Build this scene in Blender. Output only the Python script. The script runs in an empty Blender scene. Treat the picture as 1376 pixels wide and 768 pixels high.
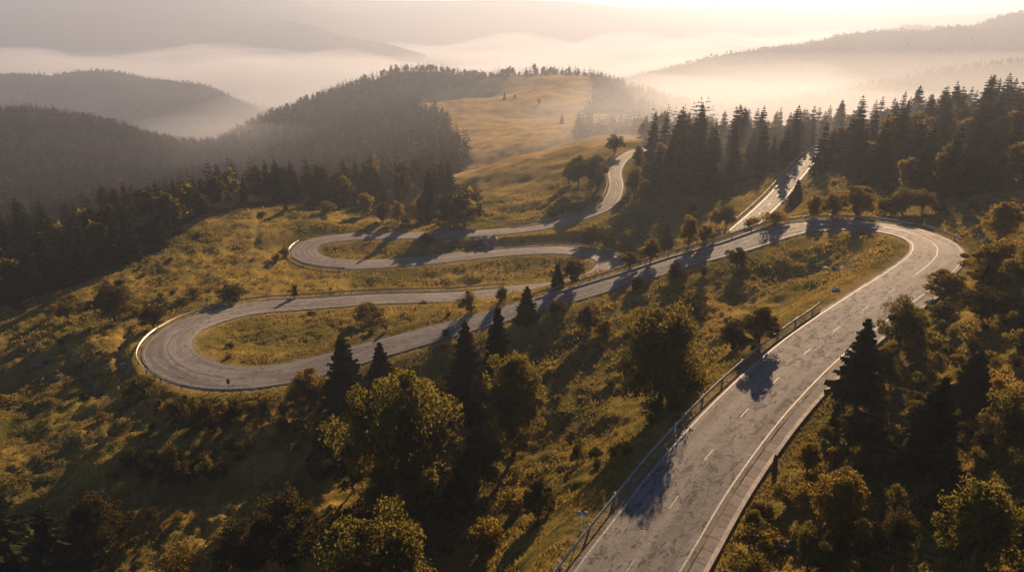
import bpy, math, random
import numpy as np
from mathutils import Vector

random.seed(7)
rng = np.random.default_rng(11)
C = bpy.context.scene.collection
PI = math.pi

# ------------------------------------------------------------------ camera model
F = 917.33
PITCH = math.radians(22.3)
CZ = 60.0
cp, sp = math.cos(PITCH), math.sin(PITCH)


def ray(px, py):
    a, b = (px - 688) / F, -(py - 384) / F
    return np.array([a, cp + b * sp, -sp + b * cp])


def Pz(px, py, zr):
    d = ray(px, py)
    return d * (zr / d[2]) + np.array([0, 0, CZ])


def Pd(px, py, Y):
    d = ray(px, py)
    return d * (float(far_y(Y)) / d[1]) + np.array([0, 0, CZ])


def far_y(Y):
    """sketch distance -> real distance: what lies beyond the last bends is stretched"""
    return np.interp(Y, [0, 270, 1300, 8000], [0, 270, 3566, 3566 + 6700 * .8])


def sketch_y(y):
    return np.interp(y, [0, 270, 3566, 3566 + 6700 * .8], [0, 270, 1300, 8000])


def project(p):
    p = np.asarray(p, float)
    x, y, z = p[..., 0], p[..., 1], p[..., 2] - CZ
    dep = y * cp - z * sp
    up = y * sp + z * cp
    return 688 + F * x / dep, 384 - F * up / dep, dep


# ------------------------------------------------------------------ noise
def _hash(ix, iy, s):
    h = (ix.astype(np.int64) * 374761393 + iy.astype(np.int64) * 668265263 + s * 974711) & 0x7FFFFFFF
    h = ((h ^ (h >> 13)) * 1274126177) & 0x7FFFFFFF
    return ((h ^ (h >> 16)) & 0xFFFF) / 65535.0


def vnoise(x, y, s=0):
    ix, iy = np.floor(x), np.floor(y)
    fx, fy = x - ix, y - iy
    fx, fy = fx * fx * fx * (fx * (fx * 6 - 15) + 10), fy * fy * fy * (fy * (fy * 6 - 15) + 10)
    a, b = _hash(ix, iy, s), _hash(ix + 1, iy, s)
    c, d = _hash(ix, iy + 1, s), _hash(ix + 1, iy + 1, s)
    return (a + (b - a) * fx) * (1 - fy) + (c + (d - c) * fx) * fy - 0.5


def fbm(x, y, n=4, s=0, g=0.5):
    r, a = 0, 1.0
    for i in range(n):
        r = r + a * vnoise(x + 17.3 * i, y - 9.1 * i, s + i)
        x, y = x * 2.03 * 0.8 - y * 2.03 * 0.6, x * 2.03 * 0.6 + y * 2.03 * 0.8
        a *= g
    return r


# ------------------------------------------------------------------ roads (centre lines)
MAIN = [(770, 880, -37.2), (842, 768, -36.8), (874, 722, -36.6), (925, 647, -36.3), (970, 590, -36), (1016, 538, -35.6), (1083, 474, -35),
        (1130, 438, -34.6), (1176, 406, -34.2), (1231, 369, -33.8), (1258, 345, -33.6), (1256, 328, -33.7), (1225, 313, -34), (1178, 304, -34.5),
        (1125, 301, -35.2), (1078, 304, -36), (1051, 309, -36.6), (984, 331, -38.6), (916, 349.5, -40.6), (855, 369, -42.5), (725, 408, -46.4),
        (640, 432, -48.7), (510, 468, -51.3), (400, 498, -52.6), (315, 508, -53.5), (270, 502, -53.9), (238, 488, -54.4), (225, 471, -55),
        (231, 455, -55.6), (250, 440, -56.2), (285, 426, -57), (340, 413, -57.8), (419, 407, -58.6), (500, 401, -59), (617, 397, -59.4),
        (690, 391, -59.3), (745, 386, -58.6), (795, 375, -57.6), (818, 361, -57), (819, 348, -56.8), (797, 339.5, -57), (757, 335, -57.6),
        (683, 337.5, -58.9), (560, 350.5, -60), (470, 355, -60.2), (425, 350, -60), (408, 338, -59.8), (420, 326, -59.5), (470, 318, -59.2),
        (560, 316, -58.7), (672, 311, -57.6), (745, 300.5, -56.2), (812, 278, -53.8), (828, 252, -51.8), (826, 230, -50.2), (838, 212, -48.8),
        (855, 203, -48), (895, 196, -47.3), (930, 192, -47)]
SIDE = [(965, 332, -44.5), (1000, 305, -43.4), (1043, 265, -42.2), (1070, 233, -40.6), (1095, 208, -39.6), (1112, 199, -39.4), (1150, 194, -39.2)]


def catmull(P, step=0.6):
    P = np.asarray(P)
    Q = np.vstack([2 * P[0] - P[1], P, 2 * P[-1] - P[-2]])
    out = []
    for i in range(1, len(Q) - 2):
        p0, p1, p2, p3 = Q[i - 1], Q[i], Q[i + 1], Q[i + 2]
        t0 = 0
        t1 = np.linalg.norm(p1 - p0) ** 0.5
        t2 = t1 + np.linalg.norm(p2 - p1) ** 0.5
        t3 = t2 + np.linalg.norm(p3 - p2) ** 0.5
        n = max(4, int(np.linalg.norm(p2 - p1) / 0.3))
        for t in np.linspace(t1, t2, n, endpoint=False):
            a1 = (t1 - t) / (t1 - t0) * p0 + (t - t0) / (t1 - t0) * p1
            a2 = (t2 - t) / (t2 - t1) * p1 + (t - t1) / (t2 - t1) * p2
            a3 = (t3 - t) / (t3 - t2) * p2 + (t - t2) / (t3 - t2) * p3
            b1 = (t2 - t) / (t2 - t0) * a1 + (t - t0) / (t2 - t0) * a2
            b2 = (t3 - t) / (t3 - t1) * a2 + (t - t1) / (t3 - t1) * a3
            out.append((t2 - t) / (t2 - t1) * b1 + (t - t1) / (t2 - t1) * b2)
    out.append(Q[-2])
    out = np.array(out)
    # smooth then resample evenly
    for _ in range(60):
        out[1:-1] = 0.25 * out[:-2] + 0.5 * out[1:-1] + 0.25 * out[2:]
    s = np.concatenate([[0], np.cumsum(np.linalg.norm(np.diff(out, axis=0), axis=1))])
    ss = np.arange(0, s[-1], step)
    return np.stack([np.interp(ss, s, out[:, k]) for k in range(3)], 1), ss


class Road:
    def __init__(self, pts, hw):
        self.p, self.s = catmull([Pz(*q) for q in pts])
        t = np.gradient(self.p[:, :2], axis=0)
        t /= np.linalg.norm(t, axis=1)[:, None]
        self.t = t
        self.n = np.stack([-t[:, 1], t[:, 0]], 1)      # to the left of the driving direction
        px, py, _ = project(self.p)
        self.px, self.py = px, py
        self.hw = hw(self) if callable(hw) else np.full(len(self.p), hw)

    def off(self, d, dz=0.0):
        d = np.broadcast_to(d, (len(self.p),))
        return np.column_stack([self.p[:, 0] + self.n[:, 0] * d, self.p[:, 1] + self.n[:, 1] * d, self.p[:, 2] + dz])

    def at(self, px, py, lo=0.0, hi=1.0):
        k = len(self.p)
        a, b = int(lo * k), int(hi * k)
        return a + int(np.argmin((self.px[a:b] - px) ** 2 + (self.py[a:b] - py) ** 2))


def main_hw(r):
    key = [r.at(842, 768), r.at(1016, 538), r.at(1256, 335), r.at(1125, 301), r.at(855, 369), r.at(640, 432), r.at(400, 498), r.at(225, 471), r.at(419, 407, .4),
           r.at(617, 397, .4), r.at(800, 350, .5), r.at(560, 350, .5), r.at(408, 338, .6), r.at(560, 316, .7), r.at(828, 252, .8), len(r.p) - 1]
    val = [3.3, 3.25, 3.4, 3.3, 2.7, 2.6, 3.2, 3.9, 3.1, 2.8, 3.3, 2.9, 3.2, 2.6, 2.1, 2.0]
    return np.interp(np.arange(len(r.p)), key, val)


main = Road(MAIN, main_hw)
side = Road(SIDE, 2.15)
ROADS = [main, side]
RP = np.vstack([r.p for r in ROADS])
RHW = np.concatenate([r.hw for r in ROADS])

# ------------------------------------------------------------------ terrain control points
ctrl = []
for r in ROADS:
    ctrl += [tuple(p) for p in r.p[::18]]
NEAR = [(310, 560, -55), (300, 640, -56.2), (300, 768, -57), (0, 768, -60), (-350, 768, -66), (0, 600, -60.2), (-350, 600, -64), (0, 520, -61.5), (100, 520, -58.8),
        (600, 768, -51), (600, 900, -50), (750, 880, -41), (700, 640, -48.5), (735, 768, -41.5), (800, 560, -45.5), (650, 560, -50.5), (900, 450, -42.5), (760, 450, -47.2), (600, 500, -52),
        (820, 640, -41.5), (900, 560, -40), (1000, 430, -39.6), (1100, 370, -37), (1150, 340, -36), (1000, 380, -40.5), (480, 600, -55), (450, 560, -54.8), (480, 700, -54),
        (1050, 600, -35), (1010, 690, -35.5), (980, 768, -36), (1100, 768, -34.5), (1376, 768, -32), (1700, 768, -29), (1376, 600, -31), (1376, 480, -30.5), (1376, 380, -30.5), (1376, 320, -31.5),
        (1700, 500, -27), (1700, 350, -27), (1200, 600, -33.5), (1250, 480, -33), (1200, 900, -33),
        (1300, 300, -33), (1340, 295, -33.5), (1200, 285, -35.5), (1100, 285, -37.5),
        (330, 283, -56), (420, 285, -58), (480, 292, -59), (250, 320, -57.5), (180, 352, -58.5), (100, 390, -60), (0, 422, -61.5), (-300, 470, -65), (300, 345, -58.6), (350, 380, -58.6),
        (380, 320, -57.6), (150, 430, -58.8), (60, 460, -60.2), (330, 460, -56.3), (450, 450, -55), (560, 425, -54), (500, 440, -54.6), (300, 470, -55.6), (500, 335, -60.6), (650, 328, -60.8), (600, 372, -61), (480, 378, -60.4), (720, 362, -60), (770, 355, -58),
        (560, 302, -60), (640, 303, -60), (650, 335, -60.6), (900, 335, -50), (840, 352, -55), (800, 325, -57), (860, 318, -55)]
FAR = [(680, 285, 203), (740, 270, 208), (720, 240, 245), (640, 243, 260), (690, 225, 268), (760, 215, 262), (830, 195, 255), (870, 188, 285),
       (900, 290, 172), (950, 300, 152), (880, 270, 183), (930, 262, 180), (1000, 255, 180), (960, 230, 200), (880, 203, 222), (1000, 195, 232), (1100, 190, 238), (1250, 168, 240), (1376, 150, 232), (1700, 130, 240),
       (1180, 230, 170), (1300, 230, 150), (1376, 230, 140), (1250, 262, 128), (1700, 240, 130),
       # left drop and first hill
       (0, 330, 240), (100, 318, 240), (220, 285, 250), (330, 262, 250), (450, 262, 245), (560, 258, 245), (-300, 330, 240),
       (0, 300, 300), (100, 290, 300), (200, 262, 330), (-300, 320, 300), (0, 158, 430), (50, 160, 430), (150, 175, 425), (210, 203, 415), (245, 236, 400), (-250, 150, 430), (-500, 150, 430), (0, 225, 350), (110, 235, 350),
       # middle hill
       (240, 216, 470), (330, 170, 500), (430, 134, 505), (520, 106, 500), (590, 101, 500), (640, 107, 500), (700, 106, 505), (770, 107, 500), (830, 116, 490), (900, 142, 470), (950, 168, 440),
       (560, 140, 440), (600, 165, 395), (585, 146, 425), (620, 135, 435), (665, 140, 425), (720, 158, 405), (640, 117, 480), (700, 150, 410), (800, 172, 345), (600, 205, 335), (680, 200, 322), (760, 195, 300), (450, 180, 410), (400, 215, 380), (300, 238, 390), (500, 226, 330), (560, 244, 285),
       (760, 135, 430), (850, 150, 400), (880, 172, 350), (640, 172, 372),
       # right second ridge
       (1040, 152, 520), (1150, 130, 520), (1250, 113, 520), (1376, 98, 520), (1700, 80, 520),
       # second left hill
       (-350, 95, 900), (0, 106, 900), (60, 109, 900), (120, 101, 900), (200, 108, 900), (300, 129, 890), (355, 146, 870), (420, 172, 850), (100, 152, 720), (250, 170, 700), (330, 186, 700), (0, 150, 720), (-350, 150, 720),
       # third right ridge
       (1700, 8, 950), (1376, 27, 950), (1250, 50, 950), (1140, 54, 950), (1050, 70, 950), (950, 85, 950), (880, 101, 940), (820, 118, 930), (1100, 120, 740), (950, 125, 760), (1376, 85, 740), (1250, 108, 680), (1700, 70, 740),
       (1180, 42, 1300), (1250, 40, 1300), (1376, 36, 1300), (1100, 60, 1300),
       # far
       (280, 76, 1900), (350, 43, 1900), (400, 34, 1900), (450, 46, 1900), (510, 62, 1900), (230, 90, 1850), (560, 80, 1900),
       (-500, -8, 2600), (-100, -6, 2600), (100, -6, 2600), (200, -1, 2600), (270, 7, 2600), (330, 19, 2600), (410, 36, 2550),
       (430, 3, 4300), (620, 11, 4300), (700, 13, 4300), (780, 16, 4300), (900, 31, 4300), (960, 38, 4300), (1020, 48, 4300), (1100, 55, 4300), (1376, 30, 4300), (1800, 20, 4300)]
LOW = [(640, 305, -72), (700, 308, -72), (760, 300, -68), (610, 472, -69), (0, 560, -150), (150, 560, -150), (-400, 560, -150), (300, 650, -145), (500, 660, -140), (700, 660, -140), (850, 620, -140), (950, 560, -130), (1000, 360, -95), (1200, 335, -75), (1376, 335, -65), (1700, 335, -60), (1000, 600, -130), (1200, 590, -100), (1376, 590, -90), (1700, 590, -85),
       (0, 1250, -165), (200, 1250, -165), (400, 1250, -170), (600, 1200, -170), (750, 1000, -165), (-500, 1250, -165), (500, 1600, -170), (700, 1700, -170), (900, 1800, -170), (100, 1700, -168), (-500, 1700, -168), (1376, 1130, -95), (1100, 1130, -110), (1700, 1130, -95), (1250, 1700, -140),
       (600, 3000, -175), (800, 3000, -175), (1000, 3000, -170), (1376, 3000, -150), (450, 2300, -160), (100, 2250, -160), (-500, 2250, -160), (1800, 3000, -150)]
for q in NEAR:
    ctrl.append(tuple(Pz(*q)))
for q in FAR:
    ctrl.append(tuple(Pd(*q)))
for px, Y, z in LOW:
    z, Y = z * float(far_y(Y)) / Y, float(far_y(Y))
    ctrl.append(((px - 688) / F * (Y * cp - z * sp), Y, z + CZ))
for u in (-1.6, -0.8, 0, 0.8, 1.6):
    ctrl.append((u * 11500, 11500, CZ - 150))
    ctrl.append((u * 24, 15, CZ - 45 + u * 14))
ctrl = np.array(ctrl)
_c, _idx = np.unique(np.round(np.column_stack([ctrl[:, 0] / ctrl[:, 1] * 200, np.log(ctrl[:, 1]) * 200])), axis=0, return_index=True)
ctrl = ctrl[_idx]
CU = np.column_stack([ctrl[:, 0] / ctrl[:, 1], np.log(ctrl[:, 1])])


def _k(d2):
    return 0.5 * d2 * np.log(d2 + 1e-12)


n = len(ctrl)
A = np.zeros((n + 3, n + 3))
A[:n, :n] = _k(((CU[:, None, :] - CU[None, :, :]) ** 2).sum(2)) + np.eye(n) * 2e-4
A[:n, n] = A[n, :n] = 1
A[:n, n + 1:] = CU
A[n + 1:, :n] = CU.T
# solve for the depression angle-like quantity z / Y so near and far carry the same weight
zz = np.concatenate([(ctrl[:, 2] - CZ) / ctrl[:, 1], [0, 0, 0]])
WTS = np.linalg.solve(A, zz)


def base_h(x, y):
    x, y = np.atleast_1d(x).astype(float), np.atleast_1d(y).astype(float)
    out = np.empty(len(x))
    u, v = x / y, np.log(y)
    for a in range(0, len(x), 20000):
        b = min(a + 20000, len(x))
        d2 = (u[a:b, None] - CU[None, :, 0]) ** 2 + (v[a:b, None] - CU[None, :, 1]) ** 2
        out[a:b] = (_k(d2) @ WTS[:n] + WTS[n] + WTS[n + 1] * u[a:b] + WTS[n + 2] * v[a:b])
    return CZ + out * y


def road_near(x, y):
    """distance to the nearest centre line minus half width, and the road's height there"""
    d = np.full(len(x), 1e3)
    z = np.zeros(len(x))
    m = np.nonzero((y < 290) & (y > 5) & (np.abs(x) < 150))[0]
    R2, H2, Z2 = RP[::2, :2], RHW[::2], RP[::2, 2]
    for a in range(0, len(m), 20000):
        k = m[a:a + 20000]
        dd = (x[k, None] - R2[None, :, 0]) ** 2 + (y[k, None] - R2[None, :, 1]) ** 2
        j = dd.argmin(1)
        d[k] = np.sqrt(dd[np.arange(len(k)), j]) - H2[j]
        z[k] = Z2[j]
    return d, z


def sstep(a, b, t):
    t = np.clip((t - a) / (b - a), 0, 1)
    return t * t * (3 - 2 * t)


def ground(x, y, full=False, fine=True):
    x, y = np.atleast_1d(x).astype(float), np.atleast_1d(y).astype(float)
    h = base_h(x, y)
    d, zr = road_near(x, y)
    far = sstep(450, 1800, y)
    h = h + (fbm(x / 22, y / 22, 3, 5) * 1.5 + fbm(x / 7, y / 7, 3, 9) * 1.3) * (1 - far) * sstep(1.5, 9, d)
    h = h + fbm(x / 160, y / 160, 4, 21) * 26 * far + fbm(x / 1300, y / 1300, 4, 33) * 0.014 * y * sstep(3800, 6000, y)
    h = np.where(h > CZ + 25, CZ + 25 + 40 * np.tanh((h - CZ - 25) / 120), h)      # no summit rises far above the viewpoint
    if fine:
        h = h + (np.abs(fbm(x / 2.3, y / 2.3, 3, 14)) * 0.95 - 0.15) * sstep(0.8, 3.0, d) * (1 - sstep(150, 300, y))
    w = 1 - sstep(1.2, 7.5, d)
    h = h * (1 - w) + (zr - 0.12) * w
    if full:
        return h, d
    return h


def drop(px, py, tmin=25):
    """ground point seen at a pixel"""
    d = ray(px, py)
    t = tmin * (1.006 ** np.arange(800))
    p = d[None, :] * t[:, None] + np.array([0, 0, CZ])
    h = ground(p[:, 0], p[:, 1], fine=False)
    below = np.nonzero(p[:, 2] <= h)[0]
    i = below[0] if len(below) else len(t) - 1
    if i > 0:
        a, b = p[i - 1, 2] - h[i - 1], p[i, 2] - h[i]
        f = a / (a - b + 1e-9)
        q = p[i - 1] * (1 - f) + p[i] * f
    else:
        q = p[0]
    q = q.copy()
    q[2] = ground(q[:1], q[1:2], fine=False)[0]
    return q


# ------------------------------------------------------------------ mesh helpers
def mk(name, V, Fc, mat=None, parent=None, smooth=False, attrs=None, uv=None):
    V = np.ascontiguousarray(V, dtype=np.float32)
    Fc = np.ascontiguousarray(Fc, dtype=np.int32)
    me = bpy.data.meshes.new(name)
    m, k = Fc.shape
    me.vertices.add(len(V))
    me.vertices.foreach_set('co', V.ravel())
    me.loops.add(m * k)
    me.loops.foreach_set('vertex_index', Fc.ravel())
    me.polygons.add(m)
    me.polygons.foreach_set('loop_start', np.arange(m, dtype=np.int32) * k)
    me.polygons.foreach_set('loop_total', np.full(m, k, dtype=np.int32))
    me.polygons.foreach_set('use_smooth', np.full(m, smooth, dtype=bool))
    for an, (dom, vals) in (attrs or {}).items():
        at = me.attributes.new(an, 'FLOAT', dom)
        at.data.foreach_set('value', np.ascontiguousarray(vals, dtype=np.float32))
    if uv is not None:
        l = me.uv_layers.new(name='UVMap')
        l.data.foreach_set('uv', np.ascontiguousarray(uv[Fc.ravel()], dtype=np.float32).ravel())
    me.update(calc_edges=True)
    me.validate()
    if mat:
        me.materials.append(mat)
    o = bpy.data.objects.new(name, me)
    C.objects.link(o)
    if parent is not None:
        o.parent = parent
    return o


def tag(o, label=None, cat=None, group=None, kind=None):
    for k, v in (('label', label), ('category', cat), ('group', group), ('kind', kind)):
        if v:
            o[k] = v
    return o


def empty(name, loc, label, cat, group=None, rz=0.0, s=1.0):
    o = bpy.data.objects.new(name, None)
    C.objects.link(o)
    o.location = loc
    o.rotation_euler = (0, 0, rz)
    o.scale = (s, s, s) if np.isscalar(s) else s
    o.empty_display_size = 0.3
    return tag(o, label, cat, group)


class Geo:
    """collects quads"""
    def __init__(self):
        self.v, self.f, self.n, self.tone = [], [], 0, []

    def add(self, v, f, tone=0.5):
        v, f = np.asarray(v, float), np.asarray(f, int)
        self.v.append(v)
        self.f.append(f + self.n)
        self.n += len(v)
        self.tone.append(np.broadcast_to(tone, (len(f),)))

    def tube(self, pts, rad, k=6, cap=True):
        pts = np.asarray(pts, float)
        rings = []
        for i in range(len(pts)):
            t = pts[min(i + 1, len(pts) - 1)] - pts[max(i - 1, 0)]
            t /= np.linalg.norm(t) + 1e-9
            a = np.cross(t, [0.31, 0.9, 0.2] if abs(t[2]) > .7 else [0, 0, 1.0])
            a /= np.linalg.norm(a)
            b = np.cross(t, a)
            an = np.arange(k) / k * 2 * PI
            rings.append(pts[i] + rad[i] * (np.cos(an)[:, None] * a + np.sin(an)[:, None] * b))
        V = np.vstack(rings)
        Fq = [[i * k + j, i * k + (j + 1) % k, (i + 1) * k + (j + 1) % k, (i + 1) * k + j] for i in range(len(pts) - 1) for j in range(k)]
        self.add(V, Fq)

    def box(self, c, sx, sy, sz, rz=0.0):
        x, y, z = sx / 2, sy / 2, sz / 2
        V = np.array([[-x, -y, -z], [x, -y, -z], [x, y, -z], [-x, y, -z], [-x, -y, z], [x, -y, z], [x, y, z], [-x, y, z]])
        co, si = math.cos(rz), math.sin(rz)
        V = np.column_stack([V[:, 0] * co - V[:, 1] * si, V[:, 0] * si + V[:, 1] * co, V[:, 2]]) + np.asarray(c)
        self.add(V, [[0, 3, 2, 1], [4, 5, 6, 7], [0, 1, 5, 4], [1, 2, 6, 5], [2, 3, 7, 6], [3, 0, 4, 7]])

    def obj(self, name, mat, parent=None, smooth=False):
        return mk(name, np.vstack(self.v), np.vstack(self.f), mat, parent, smooth, {'tone': ('FACE', np.concatenate(self.tone))})


# ------------------------------------------------------------------ materials
def new_mat(name):
    m = bpy.data.materials.new(name)
    m.use_nodes = True
    nt = m.node_tree
    for nd in list(nt.nodes):
        nt.nodes.remove(nd)
    out = nt.nodes.new('ShaderNodeOutputMaterial')
    return m, nt, out


def N(nt, typ, **kw):
    nd = nt.nodes.new(typ)
    for k, v in kw.items():
        if k.startswith('in_'):
            nd.inputs[k[3:].replace('_', ' ')].default_value = v
        else:
            setattr(nd, k, v)
    return nd


def L(nt, a, b):
    nt.links.new(a, b)


def mathn(nt, op, a, b=None, c=None, clamp=False):
    nd = nt.nodes.new('ShaderNodeMath')
    nd.operation = op
    nd.use_clamp = clamp
    for i, v in enumerate((a, b, c)):
        if v is None:
            continue
        if hasattr(v, 'links'):
            nt.links.new(v, nd.inputs[i])
        else:
            nd.inputs[i].default_value = v
    return nd.outputs[0]


def mix(nt, f, a, b):
    nd = nt.nodes.new('ShaderNodeMix')
    nd.data_type = 'RGBA'
    for sock, v in ((nd.inputs[0], f), (nd.inputs[6], a), (nd.inputs[7], b)):
        if hasattr(v, 'links'):
            nt.links.new(v, sock)
        else:
            sock.default_value = v if not isinstance(v, tuple) or len(v) == 4 else (*v, 1)
    return nd.outputs[2]


def ramp(nt, f, lo, hi):
    nd = nt.nodes.new('ShaderNodeMapRange')
    nd.interpolation_type = 'SMOOTHSTEP'
    nt.links.new(f, nd.inputs[0])
    nd.inputs[1].default_value, nd.inputs[2].default_value = lo, hi
    return nd.outputs[0]


def noise(nt, vec, scale, detail=3, rough=0.55, dist=0.0):
    nd = N(nt, 'ShaderNodeTexNoise')
    nd.inputs['Scale'].default_value = scale
    nd.inputs['Detail'].default_value = detail
    nd.inputs['Roughness'].default_value = rough
    nd.inputs['Distortion'].default_value = dist
    L(nt, vec, nd.inputs['Vector'])
    return nd.outputs['Fac']


def leaf_mat(name, c1, c2, trans, tcol, objvar=0.5):
    m, nt, out = new_mat(name)
    at = N(nt, 'ShaderNodeAttribute', attribute_name='tone')
    oi = N(nt, 'ShaderNodeObjectInfo')
    f = mathn(nt, 'ADD', mathn(nt, 'MULTIPLY', at.outputs['Fac'], 1 - objvar * 0.5), mathn(nt, 'MULTIPLY', oi.outputs['Random'], objvar * 0.5), clamp=True)
    col = mix(nt, f, c1, c2)
    d = N(nt, 'ShaderNodeBsdfDiffuse')
    t = N(nt, 'ShaderNodeBsdfTranslucent')
    L(nt, col, d.inputs['Color'])
    tc = mix(nt, 0.5, col, tcol)
    L(nt, tc, t.inputs['Color'])
    ms = N(nt, 'ShaderNodeMixShader')
    ms.inputs[0].default_value = trans
    L(nt, d.outputs[0], ms.inputs[1])
    L(nt, t.outputs[0], ms.inputs[2])
    L(nt, ms.outputs[0], out.inputs['Surface'])
    return m


def plain_mat(name, col, rough=0.8, metal=0.0, var=0.25, scale=6.0, spec=0.3):
    m, nt, out = new_mat(name)
    g = N(nt, 'ShaderNodeNewGeometry')
    f = noise(nt, g.outputs['Position'], scale, 4)
    c = mix(nt, ramp(nt, f, 0.3, 0.7), tuple(x * (1 - var) for x in col), tuple(min(1, x * (1 + var)) for x in col))
    b = N(nt, 'ShaderNodeBsdfPrincipled')
    L(nt, c, b.inputs['Base Color'])
    b.inputs['Roughness'].default_value = rough
    b.inputs['Metallic'].default_value = metal
    b.inputs['Specular IOR Level'].default_value = spec
    L(nt, b.outputs[0], out.inputs['Surface'])
    return m


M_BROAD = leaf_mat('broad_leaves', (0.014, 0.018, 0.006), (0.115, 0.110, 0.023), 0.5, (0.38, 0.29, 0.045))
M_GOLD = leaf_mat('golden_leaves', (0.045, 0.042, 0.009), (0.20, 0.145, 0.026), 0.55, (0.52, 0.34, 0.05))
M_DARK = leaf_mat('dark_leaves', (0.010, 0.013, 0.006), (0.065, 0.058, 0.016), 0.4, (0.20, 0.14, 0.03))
M_NEEDLE = leaf_mat('needles', (0.009, 0.013, 0.007), (0.046, 0.05, 0.019), 0.24, (0.12, 0.11, 0.03))
M_GRASS = leaf_mat('grass_blades', (0.085, 0.08, 0.017), (0.32, 0.222, 0.052), 0.5, (0.42, 0.28, 0.07))
M_FARTREE = leaf_mat('far_trees', (0.010, 0.013, 0.008), (0.115, 0.075, 0.022), 0.3, (0.16, 0.10, 0.03))
M_BARK = plain_mat('bark', (0.055, 0.042, 0.03), 0.95)
M_STEEL = plain_mat('galvanised_steel', (0.34, 0.335, 0.33), 0.48, 0.55, 0.25, 3.0)
M_POST = plain_mat('weathered_post', (0.22, 0.2, 0.17), 0.7, 0.4)
M_WHITE = plain_mat('white_paint', (0.78, 0.77, 0.73), 0.6, 0, 0.08)
M_BLACK = plain_mat('black_paint', (0.03, 0.03, 0.03), 0.6)
M_GREYSIGN = plain_mat('grey_sign_back', (0.22, 0.23, 0.24), 0.5, 0.5)
M_ROCK = plain_mat('pale_rock', (0.55, 0.5, 0.43), 0.9, 0, 0.3, 2.5)
M_DARKROCK = plain_mat('grey_rock', (0.12, 0.10, 0.078), 0.95, 0, 0.4, 1.5)


def line_mat():
    m, nt, out = new_mat('road_paint')
    g = N(nt, 'ShaderNodeNewGeometry')
    f = noise(nt, g.outputs['Position'], 4.5, 8, 0.8)
    c = mix(nt, ramp(nt, f, 0.36, 0.55), (0.52, 0.51, 0.47), (0.19, 0.175, 0.155))
    b = N(nt, 'ShaderNodeBsdfPrincipled')
    L(nt, c, b.inputs['Base Color'])
    b.inputs['Roughness'].default_value = 0.6
    L(nt, b.outputs[0], out.inputs['Surface'])
    return m


M_LINE = line_mat()


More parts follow.
